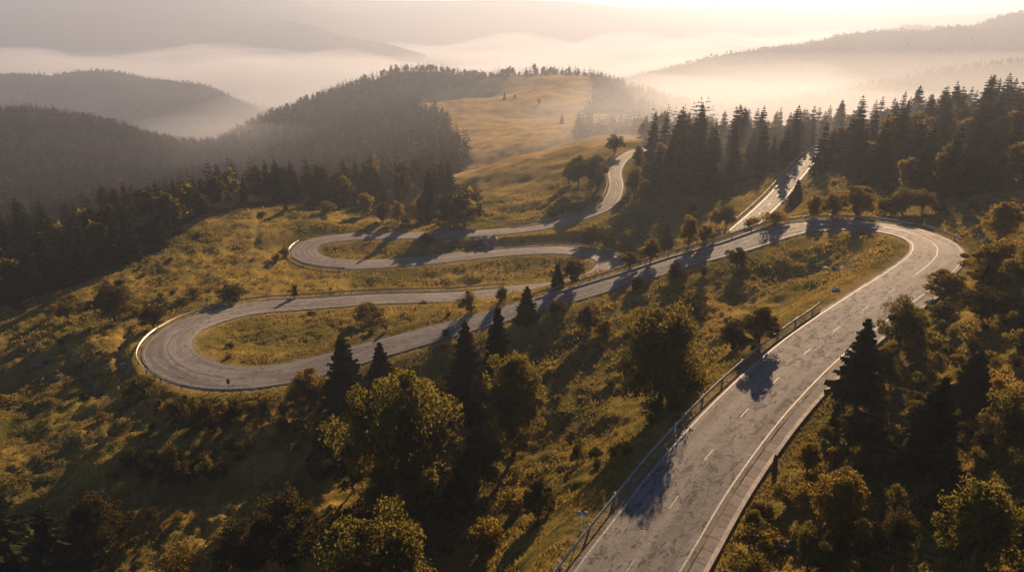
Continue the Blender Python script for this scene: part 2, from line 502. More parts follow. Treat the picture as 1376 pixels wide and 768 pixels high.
def asphalt():
    m, nt, out = new_mat('old_asphalt')
    uvn = N(nt, 'ShaderNodeUVMap')
    g = N(nt, 'ShaderNodeNewGeometry')
    pos = g.outputs['Position']
    sx = N(nt, 'ShaderNodeSeparateXYZ')
    L(nt, uvn.outputs[0], sx.inputs[0])
    across, along = sx.outputs[0], sx.outputs[1]
    # distorted position for cracks
    wob = N(nt, 'ShaderNodeTexNoise')
    wob.inputs['Scale'].default_value = 0.9
    wob.inputs['Detail'].default_value = 4
    L(nt, pos, wob.inputs['Vector'])
    sc = N(nt, 'ShaderNodeVectorMath', operation='MULTIPLY_ADD')
    L(nt, wob.outputs['Color'], sc.inputs[0])
    sc.inputs[1].default_value = (2.2, 2.2, 0)
    L(nt, pos, sc.inputs[2])
    flat = N(nt, 'ShaderNodeVectorMath', operation='MULTIPLY')
    L(nt, sc.outputs[0], flat.inputs[0])
    flat.inputs[1].default_value = (1, 1, 0)

    def crack(scale, w):
        v = N(nt, 'ShaderNodeTexVoronoi', feature='DISTANCE_TO_EDGE')
        v.inputs['Scale'].default_value = scale
        L(nt, flat.outputs[0], v.inputs['Vector'])
        return mathn(nt, 'SUBTRACT', 1.0, ramp(nt, v.outputs['Distance'], w * 0.3, w))
    region = noise(nt, pos, 0.16, 3)
    region2 = noise(nt, pos, 0.5, 4)
    big = mathn(nt, 'MULTIPLY', mathn(nt, 'MULTIPLY', crack(0.42, 0.014), ramp(nt, region, 0.47, 0.60)), ramp(nt, region2, 0.42, 0.56))
    small = mathn(nt, 'MULTIPLY', crack(1.3, 0.05), ramp(nt, region2, 0.56, 0.68))
    cr = mathn(nt, 'MAXIMUM', big, small)
    # worn, broken-up patches
    wv = N(nt, 'ShaderNodeCombineXYZ')
    L(nt, mathn(nt, 'MULTIPLY', across, 3.2), wv.inputs[0])
    L(nt, mathn(nt, 'MULTIPLY', along, 0.38), wv.inputs[1])
    worn = mathn(nt, 'MULTIPLY', ramp(nt, noise(nt, wv.outputs[0], 1.5, 10, 0.78, 0.4), 0.53, 0.60), ramp(nt, noise(nt, pos, 0.12, 2), 0.38, 0.48))
    # old repair patches: slightly different tar with straight sides along the road
    pv = N(nt, 'ShaderNodeCombineXYZ')
    L(nt, mathn(nt, 'MULTIPLY', across, 1.0), pv.inputs[0])
    L(nt, mathn(nt, 'MULTIPLY', along, 0.11), pv.inputs[1])
    pt = N(nt, 'ShaderNodeTexVoronoi', feature='F1', distance='CHEBYCHEV')
    pt.inputs['Scale'].default_value = 1.0
    L(nt, pv.outputs[0], pt.inputs['Vector'])
    psep = N(nt, 'ShaderNodeSeparateColor')
    L(nt, pt.outputs['Color'], psep.inputs[0])
    patch = mathn(nt, 'GREATER_THAN', psep.outputs[0], 0.74)
    # lengthwise streaks from wheels
    cmb = N(nt, 'ShaderNodeCombineXYZ')
    L(nt, mathn(nt, 'MULTIPLY', across, 3.2), cmb.inputs[0])
    L(nt, mathn(nt, 'MULTIPLY', along, 0.05), cmb.inputs[1])
    streak = noise(nt, cmb.outputs[0], 1.0, 4)
    mott = noise(nt, pos, 1.3, 6, 0.7)
    fine = noise(nt, pos, 14, 3, 0.7)
    c = mix(nt, ramp(nt, mott, 0.3, 0.7), (0.158, 0.148, 0.140), (0.245, 0.228, 0.212))
    c = mix(nt, mathn(nt, 'MULTIPLY', ramp(nt, streak, 0.4, 0.65), 0.6), c, (0.09, 0.083, 0.078))
    c = mix(nt, mathn(nt, 'MULTIPLY', ramp(nt, fine, 0.4, 0.75), 0.3), c, (0.26, 0.245, 0.23))
    c = mix(nt, mathn(nt, 'MULTIPLY', patch, 0.4), c, (0.085, 0.082, 0.08))
    c = mix(nt, mathn(nt, 'MULTIPLY', worn, 0.75), c, (0.055, 0.047, 0.04))
    c = mix(nt, mathn(nt, 'MULTIPLY', cr, 0.62), c, (0.025, 0.022, 0.02))
    aw = mathn(nt, 'ABSOLUTE', mathn(nt, 'SUBTRACT', mathn(nt, 'ABSOLUTE', mathn(nt, 'SUBTRACT', mathn(nt, 'ABSOLUTE', across), 0.48)), 0.22))
    tracks = mathn(nt, 'MULTIPLY', mathn(nt, 'SUBTRACT', 1.0, ramp(nt, aw, 0.03, 0.14)), ramp(nt, streak, 0.3, 0.6))
    c = mix(nt, mathn(nt, 'MULTIPLY', tracks, 0.35), c, (0.08, 0.072, 0.066))
    # dusty edges
    edge = ramp(nt, mathn(nt, 'ADD', mathn(nt, 'ABSOLUTE', across), mathn(nt, 'MULTIPLY', mathn(nt, 'SUBTRACT', mott, 0.5), 0.25)), 0.9, 1.02)
    c = mix(nt, mathn(nt, 'MULTIPLY', edge, 0.7), c, (0.15, 0.115, 0.07))
    b = N(nt, 'ShaderNodeBsdfPrincipled')
    L(nt, c, b.inputs['Base Color'])
    rgh = mathn(nt, 'ADD', 0.66, mathn(nt, 'MULTIPLY', mott, 0.25))
    L(nt, rgh, b.inputs['Roughness'])
    b.inputs['Specular IOR Level'].default_value = 0.28
    bp = N(nt, 'ShaderNodeBump')
    bp.inputs['Distance'].default_value = 0.2
    bp.inputs['Strength'].default_value = 0.8
    hgt = mathn(nt, 'SUBTRACT', mathn(nt, 'ADD', mathn(nt, 'MULTIPLY', fine, 0.12), mathn(nt, 'MULTIPLY', mott, 0.35)), mathn(nt, 'ADD', mathn(nt, 'MULTIPLY', cr, 0.4), mathn(nt, 'MULTIPLY', worn, 0.35)))
    L(nt, hgt, bp.inputs['Height'])
    L(nt, bp.outputs[0], b.inputs['Normal'])
    L(nt, b.outputs[0], out.inputs['Surface'])
    return m


M_ASPHALT = asphalt()


def slab_mat():
    m, nt, out = new_mat('gutter_slabs')
    uvn = N(nt, 'ShaderNodeUVMap')
    sx = N(nt, 'ShaderNodeSeparateXYZ')
    L(nt, uvn.outputs[0], sx.inputs[0])
    g = N(nt, 'ShaderNodeNewGeometry')
    fr = mathn(nt, 'FRACT', mathn(nt, 'DIVIDE', sx.outputs[1], 1.4))
    joint = mathn(nt, 'LESS_THAN', fr, 0.06)
    idn = N(nt, 'ShaderNodeTexWhiteNoise', noise_dimensions='1D')
    L(nt, mathn(nt, 'FLOOR', mathn(nt, 'DIVIDE', sx.outputs[1], 1.4)), idn.inputs['W'])
    c = mix(nt, idn.outputs['Value'], (0.13, 0.115, 0.10), (0.22, 0.195, 0.17))
    c = mix(nt, ramp(nt, noise(nt, g.outputs['Position'], 2.0, 6, 0.7), 0.45, 0.7), c, (0.09, 0.08, 0.065))
    c = mix(nt, joint, c, (0.03, 0.027, 0.02))
    b = N(nt, 'ShaderNodeBsdfPrincipled')
    L(nt, c, b.inputs['Base Color'])
    b.inputs['Roughness'].default_value = 0.85
    L(nt, b.outputs[0], out.inputs['Surface'])
    return m


M_SLAB = slab_mat()
M_KERB = plain_mat('kerb_stone', (0.36, 0.32, 0.27), 0.85, 0, 0.3, 1.2)


def ground_mat():
    m, nt, out = new_mat('meadow_ground')
    g = N(nt, 'ShaderNodeNewGeometry')
    pos = g.outputs['Position']
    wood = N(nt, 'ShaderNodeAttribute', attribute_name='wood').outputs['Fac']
    bare = N(nt, 'ShaderNodeAttribute', attribute_name='bare').outputs['Fac']
    far_pale = N(nt, 'ShaderNodeAttribute', attribute_name='far_pale').outputs['Fac']
    a = noise(nt, pos, 0.045, 5, 0.6)
    bq = noise(nt, pos, 0.35, 5, 0.65)
    f = noise(nt, pos, 2.6, 5, 0.75)
    c = mix(nt, ramp(nt, a, 0.38, 0.62), (0.078, 0.078, 0.018), (0.30, 0.212, 0.050))
    c = mix(nt, mathn(nt, 'MULTIPLY', ramp(nt, bq, 0.5, 0.68), 0.75), c, (0.052, 0.048, 0.014))
    c = mix(nt, mathn(nt, 'MULTIPLY', ramp(nt, f, 0.5, 0.72), 0.7), c, (0.36, 0.265, 0.075))
    c = mix(nt, mathn(nt, 'MULTIPLY', ramp(nt, f, 0.5, 0.3), 0.6), c, (0.035, 0.032, 0.010))
    c = mix(nt, mathn(nt, 'MULTIPLY', far_pale, mathn(nt, 'ADD', 0.45, mathn(nt, 'MULTIPLY', ramp(nt, a, 0.35, 0.65), 0.5))), c, (0.42, 0.285, 0.12))  # grass colour turns to a paler gold with distance
    c = mix(nt, mathn(nt, 'MULTIPLY', bare, ramp(nt, f, 0.25, 0.6)), c, (0.30, 0.235, 0.15))
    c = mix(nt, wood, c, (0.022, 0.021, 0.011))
    d = N(nt, 'ShaderNodeBsdfDiffuse')
    L(nt, c, d.inputs['Color'])
    bp = N(nt, 'ShaderNodeBump')
    bp.inputs['Distance'].default_value = 0.5
    bp.inputs['Strength'].default_value = 1.0
    L(nt, mathn(nt, 'ADD', mathn(nt, 'MULTIPLY', bq, 0.8), mathn(nt, 'MULTIPLY', f, 0.55)), bp.inputs['Height'])
    L(nt, bp.outputs[0], d.inputs['Normal'])
    L(nt, d.outputs[0], out.inputs['Surface'])
    return m


M_GROUND = ground_mat()


def vol_mat(name, col, dens, g):
    m, nt, out = new_mat(name)
    v = N(nt, 'ShaderNodeVolumePrincipled')
    v.inputs['Color'].default_value = (*col, 1)
    v.inputs['Density'].default_value = dens
    v.inputs['Anisotropy'].default_value = g
    L(nt, v.outputs[0], out.inputs['Volume'])
    return m


# ------------------------------------------------------------------ where the woods stand
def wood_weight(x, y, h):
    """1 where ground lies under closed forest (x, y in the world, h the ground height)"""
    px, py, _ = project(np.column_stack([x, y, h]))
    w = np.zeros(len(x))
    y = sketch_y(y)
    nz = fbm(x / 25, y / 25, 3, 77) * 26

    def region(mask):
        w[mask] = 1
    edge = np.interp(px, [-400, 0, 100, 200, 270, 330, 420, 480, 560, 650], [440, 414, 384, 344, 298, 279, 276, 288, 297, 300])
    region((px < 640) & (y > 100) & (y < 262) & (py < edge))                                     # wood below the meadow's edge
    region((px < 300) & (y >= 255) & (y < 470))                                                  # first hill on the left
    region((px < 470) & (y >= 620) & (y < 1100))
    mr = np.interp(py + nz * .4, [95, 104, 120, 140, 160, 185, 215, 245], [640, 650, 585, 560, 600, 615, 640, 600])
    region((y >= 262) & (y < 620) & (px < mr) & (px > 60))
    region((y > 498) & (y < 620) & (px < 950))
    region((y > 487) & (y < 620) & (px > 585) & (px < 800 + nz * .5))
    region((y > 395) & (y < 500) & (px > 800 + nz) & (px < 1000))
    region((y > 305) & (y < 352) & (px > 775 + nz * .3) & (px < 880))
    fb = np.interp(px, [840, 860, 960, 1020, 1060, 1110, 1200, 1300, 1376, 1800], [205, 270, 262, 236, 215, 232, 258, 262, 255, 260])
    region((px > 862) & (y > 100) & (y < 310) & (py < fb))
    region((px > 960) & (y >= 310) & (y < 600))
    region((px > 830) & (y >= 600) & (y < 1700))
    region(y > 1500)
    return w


# ------------------------------------------------------------------ terrain sheet
NR, NC = 900, 640
Yg = 16 * (11000 / 16) ** (np.arange(NR) / (NR - 1))
ug = np.linspace(-1.12, 1.12, NC)
GX = ug[None, :] * (Yg[:, None] + 34)
GY = np.repeat(Yg[:, None], NC, 1)
gx, gy = GX.ravel(), GY.ravel()
gh, gd = ground(gx, gy, full=True)
# soften the gridded height for points very near the camera, and remember it for fast look-ups
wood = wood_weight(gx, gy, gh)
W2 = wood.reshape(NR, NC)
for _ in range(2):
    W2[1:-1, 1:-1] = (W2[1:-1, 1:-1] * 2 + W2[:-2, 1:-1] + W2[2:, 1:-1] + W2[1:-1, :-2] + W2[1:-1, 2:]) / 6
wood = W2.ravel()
bare = 0.75 * (1 - sstep(0.3, 1.6, gd + fbm(gx / 1.5, gy / 1.5, 3, 31) * 1.2))


def track(pix, width, depth, strength=0.8, ydep=None, double=False):
    """a worn track across the grass: lowers the sheet a little and bares the soil"""
    pts = np.array([drop(*q) if len(q) == 2 else Pd(*q) for q in pix])[:, :2]
    P2 = []
    for i in range(len(pts) - 1):
        k = max(2, int(np.linalg.norm(pts[i + 1] - pts[i]) / (width * 0.5)))
        P2 += [pts[i] + (pts[i + 1] - pts[i]) * t for t in np.linspace(0, 1, k, endpoint=False)]
    P2 = np.array(P2)
    lo, hi = P2.min(0) - 8, P2.max(0) + 8
    m = np.nonzero((gx > lo[0]) & (gx < hi[0]) & (gy > lo[1]) & (gy < hi[1]))[0]
    dmin = np.full(len(m), 1e9)
    for q in P2:
        dmin = np.minimum(dmin, (gx[m] - q[0]) ** 2 + (gy[m] - q[1]) ** 2)
    dmin = np.sqrt(dmin)
    if double:
        dmin = np.abs(dmin - width * 1.3)
    w = 1 - sstep(width * 0.4, width, dmin)
    bare[m] = np.maximum(bare[m], w * strength)
    gh[m] -= w * depth


track([(905, 448), (960, 425), (1010, 402), (1060, 378), (1105, 356), (1130, 340)], 0.7, 0.22, 0.55, double=True)
track([(345, 300), (342, 330), (335, 350), (325, 372)], 0.9, 0.3, 0.3)
track([(85, 470), (102, 492), (118, 512), (135, 532)], 1.0, 0.7, 0.4)
track([(210, 418), (170, 440), (160, 480), (175, 520)], 1.4, 0.8, 0.3)
track([(601, 157, 385), (640, 157, 385), (690, 166, 372), (740, 175, 355), (790, 180, 335), (840, 189, 300), (862, 191, 290)], 1.6, 0.0, 1.0)
track([(676, 138, 435), (682, 150, 415), (720, 163, 385), (760, 172, 360), (790, 180, 335)], 1.1, 0.0, 0.7)
track([(632, 250), (660, 240), (690, 226)], 1.1, 0.5, 0.5)
fi = np.arange((NR - 1) * (NC - 1)).reshape(NR - 1, NC - 1)
rr, cc = np.meshgrid(np.arange(NR - 1), np.arange(NC - 1), indexing='ij')
i0 = (rr * NC + cc).ravel()
TF = np.column_stack([i0, i0 + 1, i0 + NC + 1, i0 + NC])
terrain = mk('terrain', np.column_stack([gx, gy, gh]), TF, M_GROUND, smooth=True, attrs={'wood': ('POINT', wood), 'bare': ('POINT', bare), 'far_pale': ('POINT', sstep(200, 330, gy))})
tag(terrain, 'rolling hills of golden grass and dark woodland', None, None, 'structure')
HG = gh.reshape(NR, NC)


def gz(x, y):
    """height of the built sheet (bilinear)"""
    x, y = np.atleast_1d(x).astype(float), np.atleast_1d(y).astype(float)
    r = np.clip(np.log(y / 16) / math.log(11000 / 16) * (NR - 1), 0, NR - 1.001)
    c = np.clip((x / (y + 34) + 1.12) / 2.24 * (NC - 1), 0, NC - 1.001)
    r0, c0 = r.astype(int), c.astype(int)
    fr, fc = r - r0, c - c0
    return (HG[r0, c0] * (1 - fr) * (1 - fc) + HG[r0 + 1, c0] * fr * (1 - fc) + HG[r0, c0 + 1] * (1 - fr) * fc + HG[r0 + 1, c0 + 1] * fr * fc)


def wd(x, y):
    h = gz(x, y)
    return wood_weight(np.atleast_1d(x), np.atleast_1d(y), h)


# ------------------------------------------------------------------ road surfaces
def ribbon(r, a, b, i0=0, i1=None, dz=0.0, m=9, crown=0.0):
    """strip between the offsets a and b (arrays or numbers)"""
    i1 = len(r.p) if i1 is None else i1
    a = np.broadcast_to(a, (len(r.p),))
    b = np.broadcast_to(b, (len(r.p),))
    V, UV = [], []
    for j in range(m):
        f = j / (m - 1)
        o = a + (b - a) * f
        q = r.off(o, dz + crown * (1 - (2 * f - 1) ** 2))[i0:i1]
        V.append(q)
        UV.append(np.column_stack([(o / r.hw)[i0:i1], r.s[i0:i1]]))
    k = i1 - i0
    V = np.stack(V, 1).reshape(-1, 3)
    UV = np.stack(UV, 1).reshape(-1, 2)
    ii, jj = np.meshgrid(np.arange(k - 1), np.arange(m - 1), indexing='ij')
    q = (ii * m + jj).ravel()
    return V, np.column_stack([q, q + m, q + m + 1, q + 1]), UV


class Strip:
    def __init__(self):
        self.V, self.F, self.U, self.n = [], [], [], 0

    def add(self, V, Fc, U):
        self.V.append(V)
        self.F.append(Fc + self.n)
        self.U.append(U)
        self.n += len(V)

    def obj(self, name, mat, smooth=True):
        return mk(name, np.vstack(self.V), np.vstack(self.F), mat, smooth=smooth, uv=np.vstack(self.U))


for r, nm, lb in ((main, 'winding_road', 'old cracked asphalt road winding through hairpin bends'), (side, 'upper_road', 'asphalt road climbing between the two spruce woods')):
    wob = 0.12 * fbm(r.s / 2.5, r.s * 0, 3, 3) + 0.22
    V, Fc, U = ribbon(r, -(r.hw + wob), r.hw + 0.22 + 0.12 * fbm(r.s / 2.5, r.s * 0 + 50, 3, 4), dz=0.0, m=11, crown=0.07)
    tag(mk(nm, V, Fc, M_ASPHALT, smooth=True, uv=U), lb, None, None, 'structure')
lines = Strip()
for r in ROADS:
    gap = fbm(r.s / 6, r.s * 0 + 9, 3, 61)
    for sgn in (-1, 1):
        o = sgn * (r.hw - 0.22)
        lines.add(*ribbon(r, o - 0.07, o + 0.07, dz=0.028, m=2))
    s0 = 0.0
    while s0 < r.s[-1] - 4:
        a, b = int(s0 / 0.6), int((s0 + 2.4) / 0.6)
        lines.add(*ribbon(r, -0.045, 0.045, a, b, dz=0.086, m=2))
        s0 += 7.5
# solid centre line round the tight bends
for (a, b) in ((main.at(1231, 369), main.at(1178, 304)), (main.at(400, 498), main.at(285, 426)), (main.at(300, 502), main.at(340, 413))):
    lines.add(*ribbon(main, -0.075, 0.075, a, b, dz=0.089, m=2))
tag(lines.obj('road_markings', M_LINE), 'worn white edge lines and dashed centre line', None, None, 'structure')

# slab gutter and kerb along the near road's outer (right) side
ga, gb = 0, main.at(1256, 372)
gut = Strip()
gut.add(*ribbon(main, -(main.hw + 0.28), -(main.hw + 1.12), ga, gb, dz=0.05, m=3))
gut = gut.obj('slab_gutter', M_SLAB)
tag(gut, 'strip of dark slabs along the road edge', None, None, 'structure')
kb = Strip()
o = main.hw + 1.12
for a, b, z0 in ((0.0, 0.0, None),):
    prof = [(0.0, -0.15), (0.0, 0.14), (0.34, 0.16), (0.36, -0.3)]
    Vs, Us = [], []
    for (dx, dzz) in prof:
        Vs.append(main.off(-(o + dx), dzz)[ga:gb])
        Us.append(np.column_stack([np.full(gb - ga, dx), main.s[ga:gb]]))
    m = 4
    V = np.stack(Vs, 1).reshape(-1, 3)
    U = np.stack(Us, 1).reshape(-1, 2)
    ii, jj = np.meshgrid(np.arange(gb - ga - 1), np.arange(m - 1), indexing='ij')
    q = (ii * m + jj).ravel()
    kb.add(V, np.column_stack([q, q + m, q + m + 1, q + 1]), U)
tag(kb.obj('kerb', M_KERB, smooth=False), 'pale kerb beyond the slab gutter', None, None, 'structure')


# ------------------------------------------------------------------ guardrails
def guardrail(r, i0, i1, sgn, off, label, h=0.78):
    if i1 < i0:
        i0, i1 = i1, i0
    d = np.interp(np.arange(len(r.p)), [i0, i0 + 5, i1 - 5, i1], [0.25, 0, 0, 0.25])
    ln = r.off(sgn * (r.hw + off + d))
    mid = ln[(i0 + i1) // 2]
    zf = np.maximum(gz(ln[:, 0], ln[:, 1]) - 0.02, r.p[:, 2] - 1.2)
    k = max(3, 9)
    zt = np.convolve(np.pad(zf, k, mode='edge'), np.ones(2 * k + 1) / (2 * k + 1), 'valid')
    zt = np.maximum(zt, r.p[:, 2] - 0.35)
    root = empty('guardrail', (mid[0], mid[1], zf[(i0 + i1) // 2]), label, 'guardrail', 'steel guardrails along the winding road')
    org = np.array(root.location)
    # W-shaped beam
    prof = [(0.0, -0.16), (0.055, -0.11), (0.055, -0.06), (0.0, 0.0), (0.055, 0.06), (0.055, 0.11), (0.0, 0.16), (-0.012, 0.16), (0.04, 0.1), (0.04, 0.065), (-0.014, 0.0), (0.04, -0.065), (0.04, -0.1), (-0.012, -0.16)]
    V = []
    for (dx, dz) in prof:
        q = ln + np.column_stack([r.n * (-sgn * dx), zt + h - 0.16 + dz - ln[:, 2]])
        V.append(q[i0:i1:2])
    m, kk = len(prof), len(V[0])
    V = np.stack(V, 1).reshape(-1, 3) - org
    ii, jj = np.meshgrid(np.arange(kk - 1), np.arange(m), indexing='ij')
    q0 = (ii * m + jj).ravel()
    q1 = (ii * m + (jj + 1) % m).ravel()
    mk('rail', V, np.column_stack([q0, q0 + m, q1 + m, q1]), M_STEEL, root)
    step = max(7, int(math.ceil((i1 - i0) / 98)))
    shared = None
    for i in range(i0 + 2, i1 - 1, step):
        if shared is None:
            g = Geo()
            g.box((0, 0, h / 2 - 0.2), 0.12, 0.14, h + 0.42)
            g.box((0, 0.09, h - 0.16), 0.09, 0.08, 0.2)
            po = g.obj('post', M_POST, root)
            shared = po.data
        else:
            po = bpy.data.objects.new('post', shared)
            C.objects.link(po)
            po.parent = root
        nn = r.n[i] * -sgn
        po.location = (ln[i, 0] - org[0] - nn[0] * 0.1, ln[i, 1] - org[1] - nn[1] * 0.1, zt[i] - org[2])
        po.rotation_euler = (0, 0, math.atan2(nn[1], nn[0]) - PI / 2)
    return root


A = main.at
guardrail(main, 0, A(1152, 422), 1, 0.75, 'long galvanised guardrail beside the cracked nearest stretch of road')
guardrail(main, A(1205, 306), A(720, 409), -1, 0.7, 'longest guardrail on the outer rim of the big right bend and descending straight')
guardrail(main, A(1250, 322), A(1208, 307), -1, 1.0, 'short guardrail ending beside the white marker posts at the right bend')
guardrail(main, A(350, 506), A(690, 391, .5), 1, 0.9, 'guardrail round the outside of the lowest left bend, gleaming on its tip')
guardrail(main, A(790, 375, .5), A(640, 339, .5), -1, 0.7, 'guardrail round the outside of the small middle bend nearest the bushes')
guardrail(main, A(470, 355, .55), A(420, 324, .6), 1, 0.7, 'short guardrail with a bright end at the tip of the upper left bend')
guardrail(main, A(690, 309, .7), A(850, 204, .8), 1, 0.8, 'hazy guardrail on the curve climbing past the round bushes')
guardrail(side, 8, len(side.p) - 12, 1, 0.7, 'hazy guardrail on the upper road between the spruce woods')


# ------------------------------------------------------------------ plants
def rdir(k, up=0.0):
    v = rng.normal(size=(k, 3))
    v[:, 2] += up
    return v / np.linalg.norm(v, axis=1)[:, None]


def kites(g, P, Nn, size, tone, asp=0.5):
    """leaf-like quads at P facing Nn"""
    k = len(P)
    t = np.cross(Nn, rdir(k))
    t /= np.linalg.norm(t, axis=1)[:, None] + 1e-9
    b = np.cross(Nn, t)
    s = np.asarray(size)[:, None]
    bend = Nn * s * 0.18
    V = np.stack([P - t * s, P + b * s * asp - bend, P + t * s * 0.9, P - b * s * asp - bend], 1).reshape(-1, 3)
    Fq = (np.arange(k) * 4)[:, None] + np.arange(4)
    g.add(V, Fq, tone)


def broadleaf(h, w, nclump, nleaf, ls, low=0.16, seed=0, trunk_r=0.02, lean=0.0, squash=1.0):
    """crown of leaf clumps and a trunk with limbs, base at the origin"""
    global rng
    keep, rng = rng, np.random.default_rng(seed)
    cr, tr = Geo(), Geo()
    cz, rz = h * (low + 1) / 2, h * (1 - low) / 2
    cl = []
    lob = rng.uniform(0.62, 1.25, 7)
    for i in range(nclump):
        d = rdir(1, 0.25)[0]
        q = rng.uniform(0.45, 0.95) if i > nclump * 0.25 else rng.uniform(0.1, 0.45)
        az = (math.atan2(d[1], d[0]) / (2 * PI) * 7) % 7
        lb = lob[int(az)] * (1 - az % 1) + lob[(int(az) + 1) % 7] * (az % 1)
        taper = 1.0 - 0.30 * max(0, d[2]) * q
        c = np.array([d[0] * w / 2 * q * lb * taper, d[1] * w / 2 * q * lb * taper, cz + d[2] * rz * q])
        c[0] += lean * (c[2] / h)
        rc = w * rng.uniform(0.08, 0.22) * (1.0 if q > .4 else 1.3) * (30 / max(nclump, 30)) ** .33
        cl.append((c, rc))
    for c, rc in cl:
        k = int(nleaf / nclump * rng.uniform(0.7, 1.3))
        d = rdir(k, 0.35)
        P = c + d * (rc * rng.uniform(0.55, 1.12, k))[:, None] * np.array([1, 1, 0.85 * squash])
        Nn = d * 0.7 + rdir(k) * 0.8
        Nn /= np.linalg.norm(Nn, axis=1)[:, None]
        kites(cr, P, Nn, ls * rng.uniform(0.55, 1.25, k), np.clip(rng.normal(0.42, 0.26, k) + rng.normal(0, 0.2), 0, 1))
    r0 = h * trunk_r
    top = np.array([lean * .6, 0, h * 0.72])
    tr.tube([np.array([0, 0, -0.25]), np.array([r0 * .3, 0, h * 0.15]), top * 0.6, top], [r0 * 1.35, r0, r0 * 0.7, r0 * 0.2], 7)
    for c, rc in cl[::max(1, nclump // 9)]:
        s0 = np.array([0, 0, h * rng.uniform(low * .8, 0.4)])
        tr.tube([s0, (s0 + c) / 2 + np.array([0, 0, h * .02]), c], [r0 * 0.5, r0 * 0.32, r0 * 0.1], 5)
    rng = keep
    return cr, tr


def spruce(h, rad, levels, per, sprays, seed=0, ragged=0.45, bare=0.05):
    global rng
    keep, rng = rng, np.random.default_rng(seed)
    cr, tr = Geo(), Geo()
    P, Nn, S, T = [], [], [], []
    V, Fq, tone, k0 = [], [], [], 0
    for i in range(levels):
        f = (i + rng.uniform(-.3, .3)) / levels
        f = min(max(f, 0), 0.985)
        z0 = h * (bare + (1 - bare) * f ** 0.92)
        Lr = rad * (1 - f) ** 0.85 * (0.82 + 0.18 * math.sin(i * 2.4)) + 0.08 * rad
        k = max(4, int(per * (0.5 + 0.5 * (1 - f))))
        a0 = rng.uniform(0, 2 * PI)
        for j in range(k):
            a = a0 + j / k * 2 * PI + rng.uniform(-.25, .25)
            z = z0 + h / levels * rng.uniform(-.6, .6) * (1 - f)
            ln = Lr * rng.uniform(1 - ragged, 1 + ragged * 0.55)
            droop = rng.uniform(0.22, 0.5) * (1.1 - f)
            e = np.array([math.cos(a), math.sin(a), 0])
            sd = np.array([-math.sin(a), math.cos(a), 0])
            tn = float(np.clip(rng.normal(.45, .2), 0, 1))
            for q in range(sprays):
                g = (q + 0.6) / sprays
                c = e * ln * g + np.array([0, 0, z - droop * ln * g ** 1.3 + 0.12 * ln * g ** 4])
                wdt = (ln * (0.5 * (1 - 0.6 * g)) * rng.uniform(.7, 1.25) + 0.07 * rad) * (1.0 if sprays < 7 else 0.72)
                lg = ln / sprays * rng.uniform(0.9, 1.5)
                for sg in (-1, 1):
                    tip = c + sd * sg * wdt + e * lg * rng.uniform(.3, .9) - np.array([0, 0, wdt * rng.uniform(.35, 1.0)])
                    v = np.array([c - e * lg * .5, c + e * lg * .6 + np.array([0, 0, .02]), tip, c - e * lg * .2 + sd * sg * wdt * .7 - np.array([0, 0, wdt * .55])])
                    V.append(v)
                    Fq.append([k0, k0 + 1, k0 + 2, k0 + 3])
                    k0 += 4
                    tone.append(np.clip(tn + rng.normal(0, .12) + 0.25 * (g - .5), 0, 1))
    # leader
    for j in range(3):
        a = j * 2.1
        e = np.array([math.cos(a), math.sin(a), 0])
        V.append(np.array([[0, 0, h * 1.02], e * rad * .07 + [0, 0, h * .96], [0, 0, h * .93], -e * rad * .05 + np.array([0, 0, h * .95])]))
        Fq.append([k0, k0 + 1, k0 + 2, k0 + 3])
        k0 += 4
        tone.append(.5)
    cr.add(np.vstack(V), np.array(Fq), np.array(tone))
    r0 = h * 0.014
    tr.tube([[0, 0, -0.3], [0, 0, h * .3], [0, 0, h * .7], [0, 0, h * .98]], [r0 * 1.3, r0, r0 * .55, r0 * .12], 6)
    rng = keep
    return cr, tr


class Kind:
    """one kind of plant: a few shapes shared by every copy"""
    def __init__(self, name, cat, builds, h, w):
        self.name, self.cat, self.h, self.w = name, cat, h, w
        self.meshes = []
        for (cr, tr), mat in builds:
            c = cr.obj('crown', mat)
            t = tr.obj('trunk', M_BARK, smooth=True)
            self.meshes.append((c.data, t.data))
            bpy.data.objects.remove(c)
            bpy.data.objects.remove(t)
        self.i = 0

    def place(self, loc, h, w, label, group=None, which=None, name=None, tilt=0.0):
        k = which if which is not None else random.randrange(len(self.meshes))
        c, t = self.meshes[k % len(self.meshes)]
        sx, sz = w / self.w, h / self.h
        root = empty(name or self.name, tuple(loc), label, self.cat, group, random.uniform(0, 2 * PI), (sx, sx, sz))
        root.rotation_euler[0] = tilt
        for nm, me in (('trunk', t), ('crown', c)):
            o = bpy.data.objects.new(nm, me)
            C.objects.link(o)
            o.parent = root
        return root


BIG = Kind('broadleaf_tree', 'tree', [(broadleaf(11, 9.5, 130, 38000, .15, .07, s), m) for s, m in ((1, M_BROAD), (2, M_BROAD), (3, M_BROAD))], 11, 9.5)
MIDT = Kind('broadleaf_tree', 'tree', [(broadleaf(7, 5.2, 66, 12500, .14, .08, s), m) for s, m in ((11, M_BROAD), (12, M_GOLD), (13, M_BROAD), (14, M_DARK))], 7, 5.2)
GOLD = Kind('broadleaf_tree', 'tree', [(broadleaf(7, 5.2, 66, 12500, .14, .06, s), M_GOLD) for s in (15, 16)], 7, 5.2)
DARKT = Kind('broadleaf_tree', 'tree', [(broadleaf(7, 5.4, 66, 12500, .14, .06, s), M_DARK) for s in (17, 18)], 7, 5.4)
SHRUB = Kind('shrub', 'shrub', [(broadleaf(2.4, 2.8, 26, 2400, .12, .02, s, .015), m) for s, m in ((21, M_BROAD), (22, M_DARK), (23, M_BROAD), (24, M_GOLD))], 2.4, 2.8)
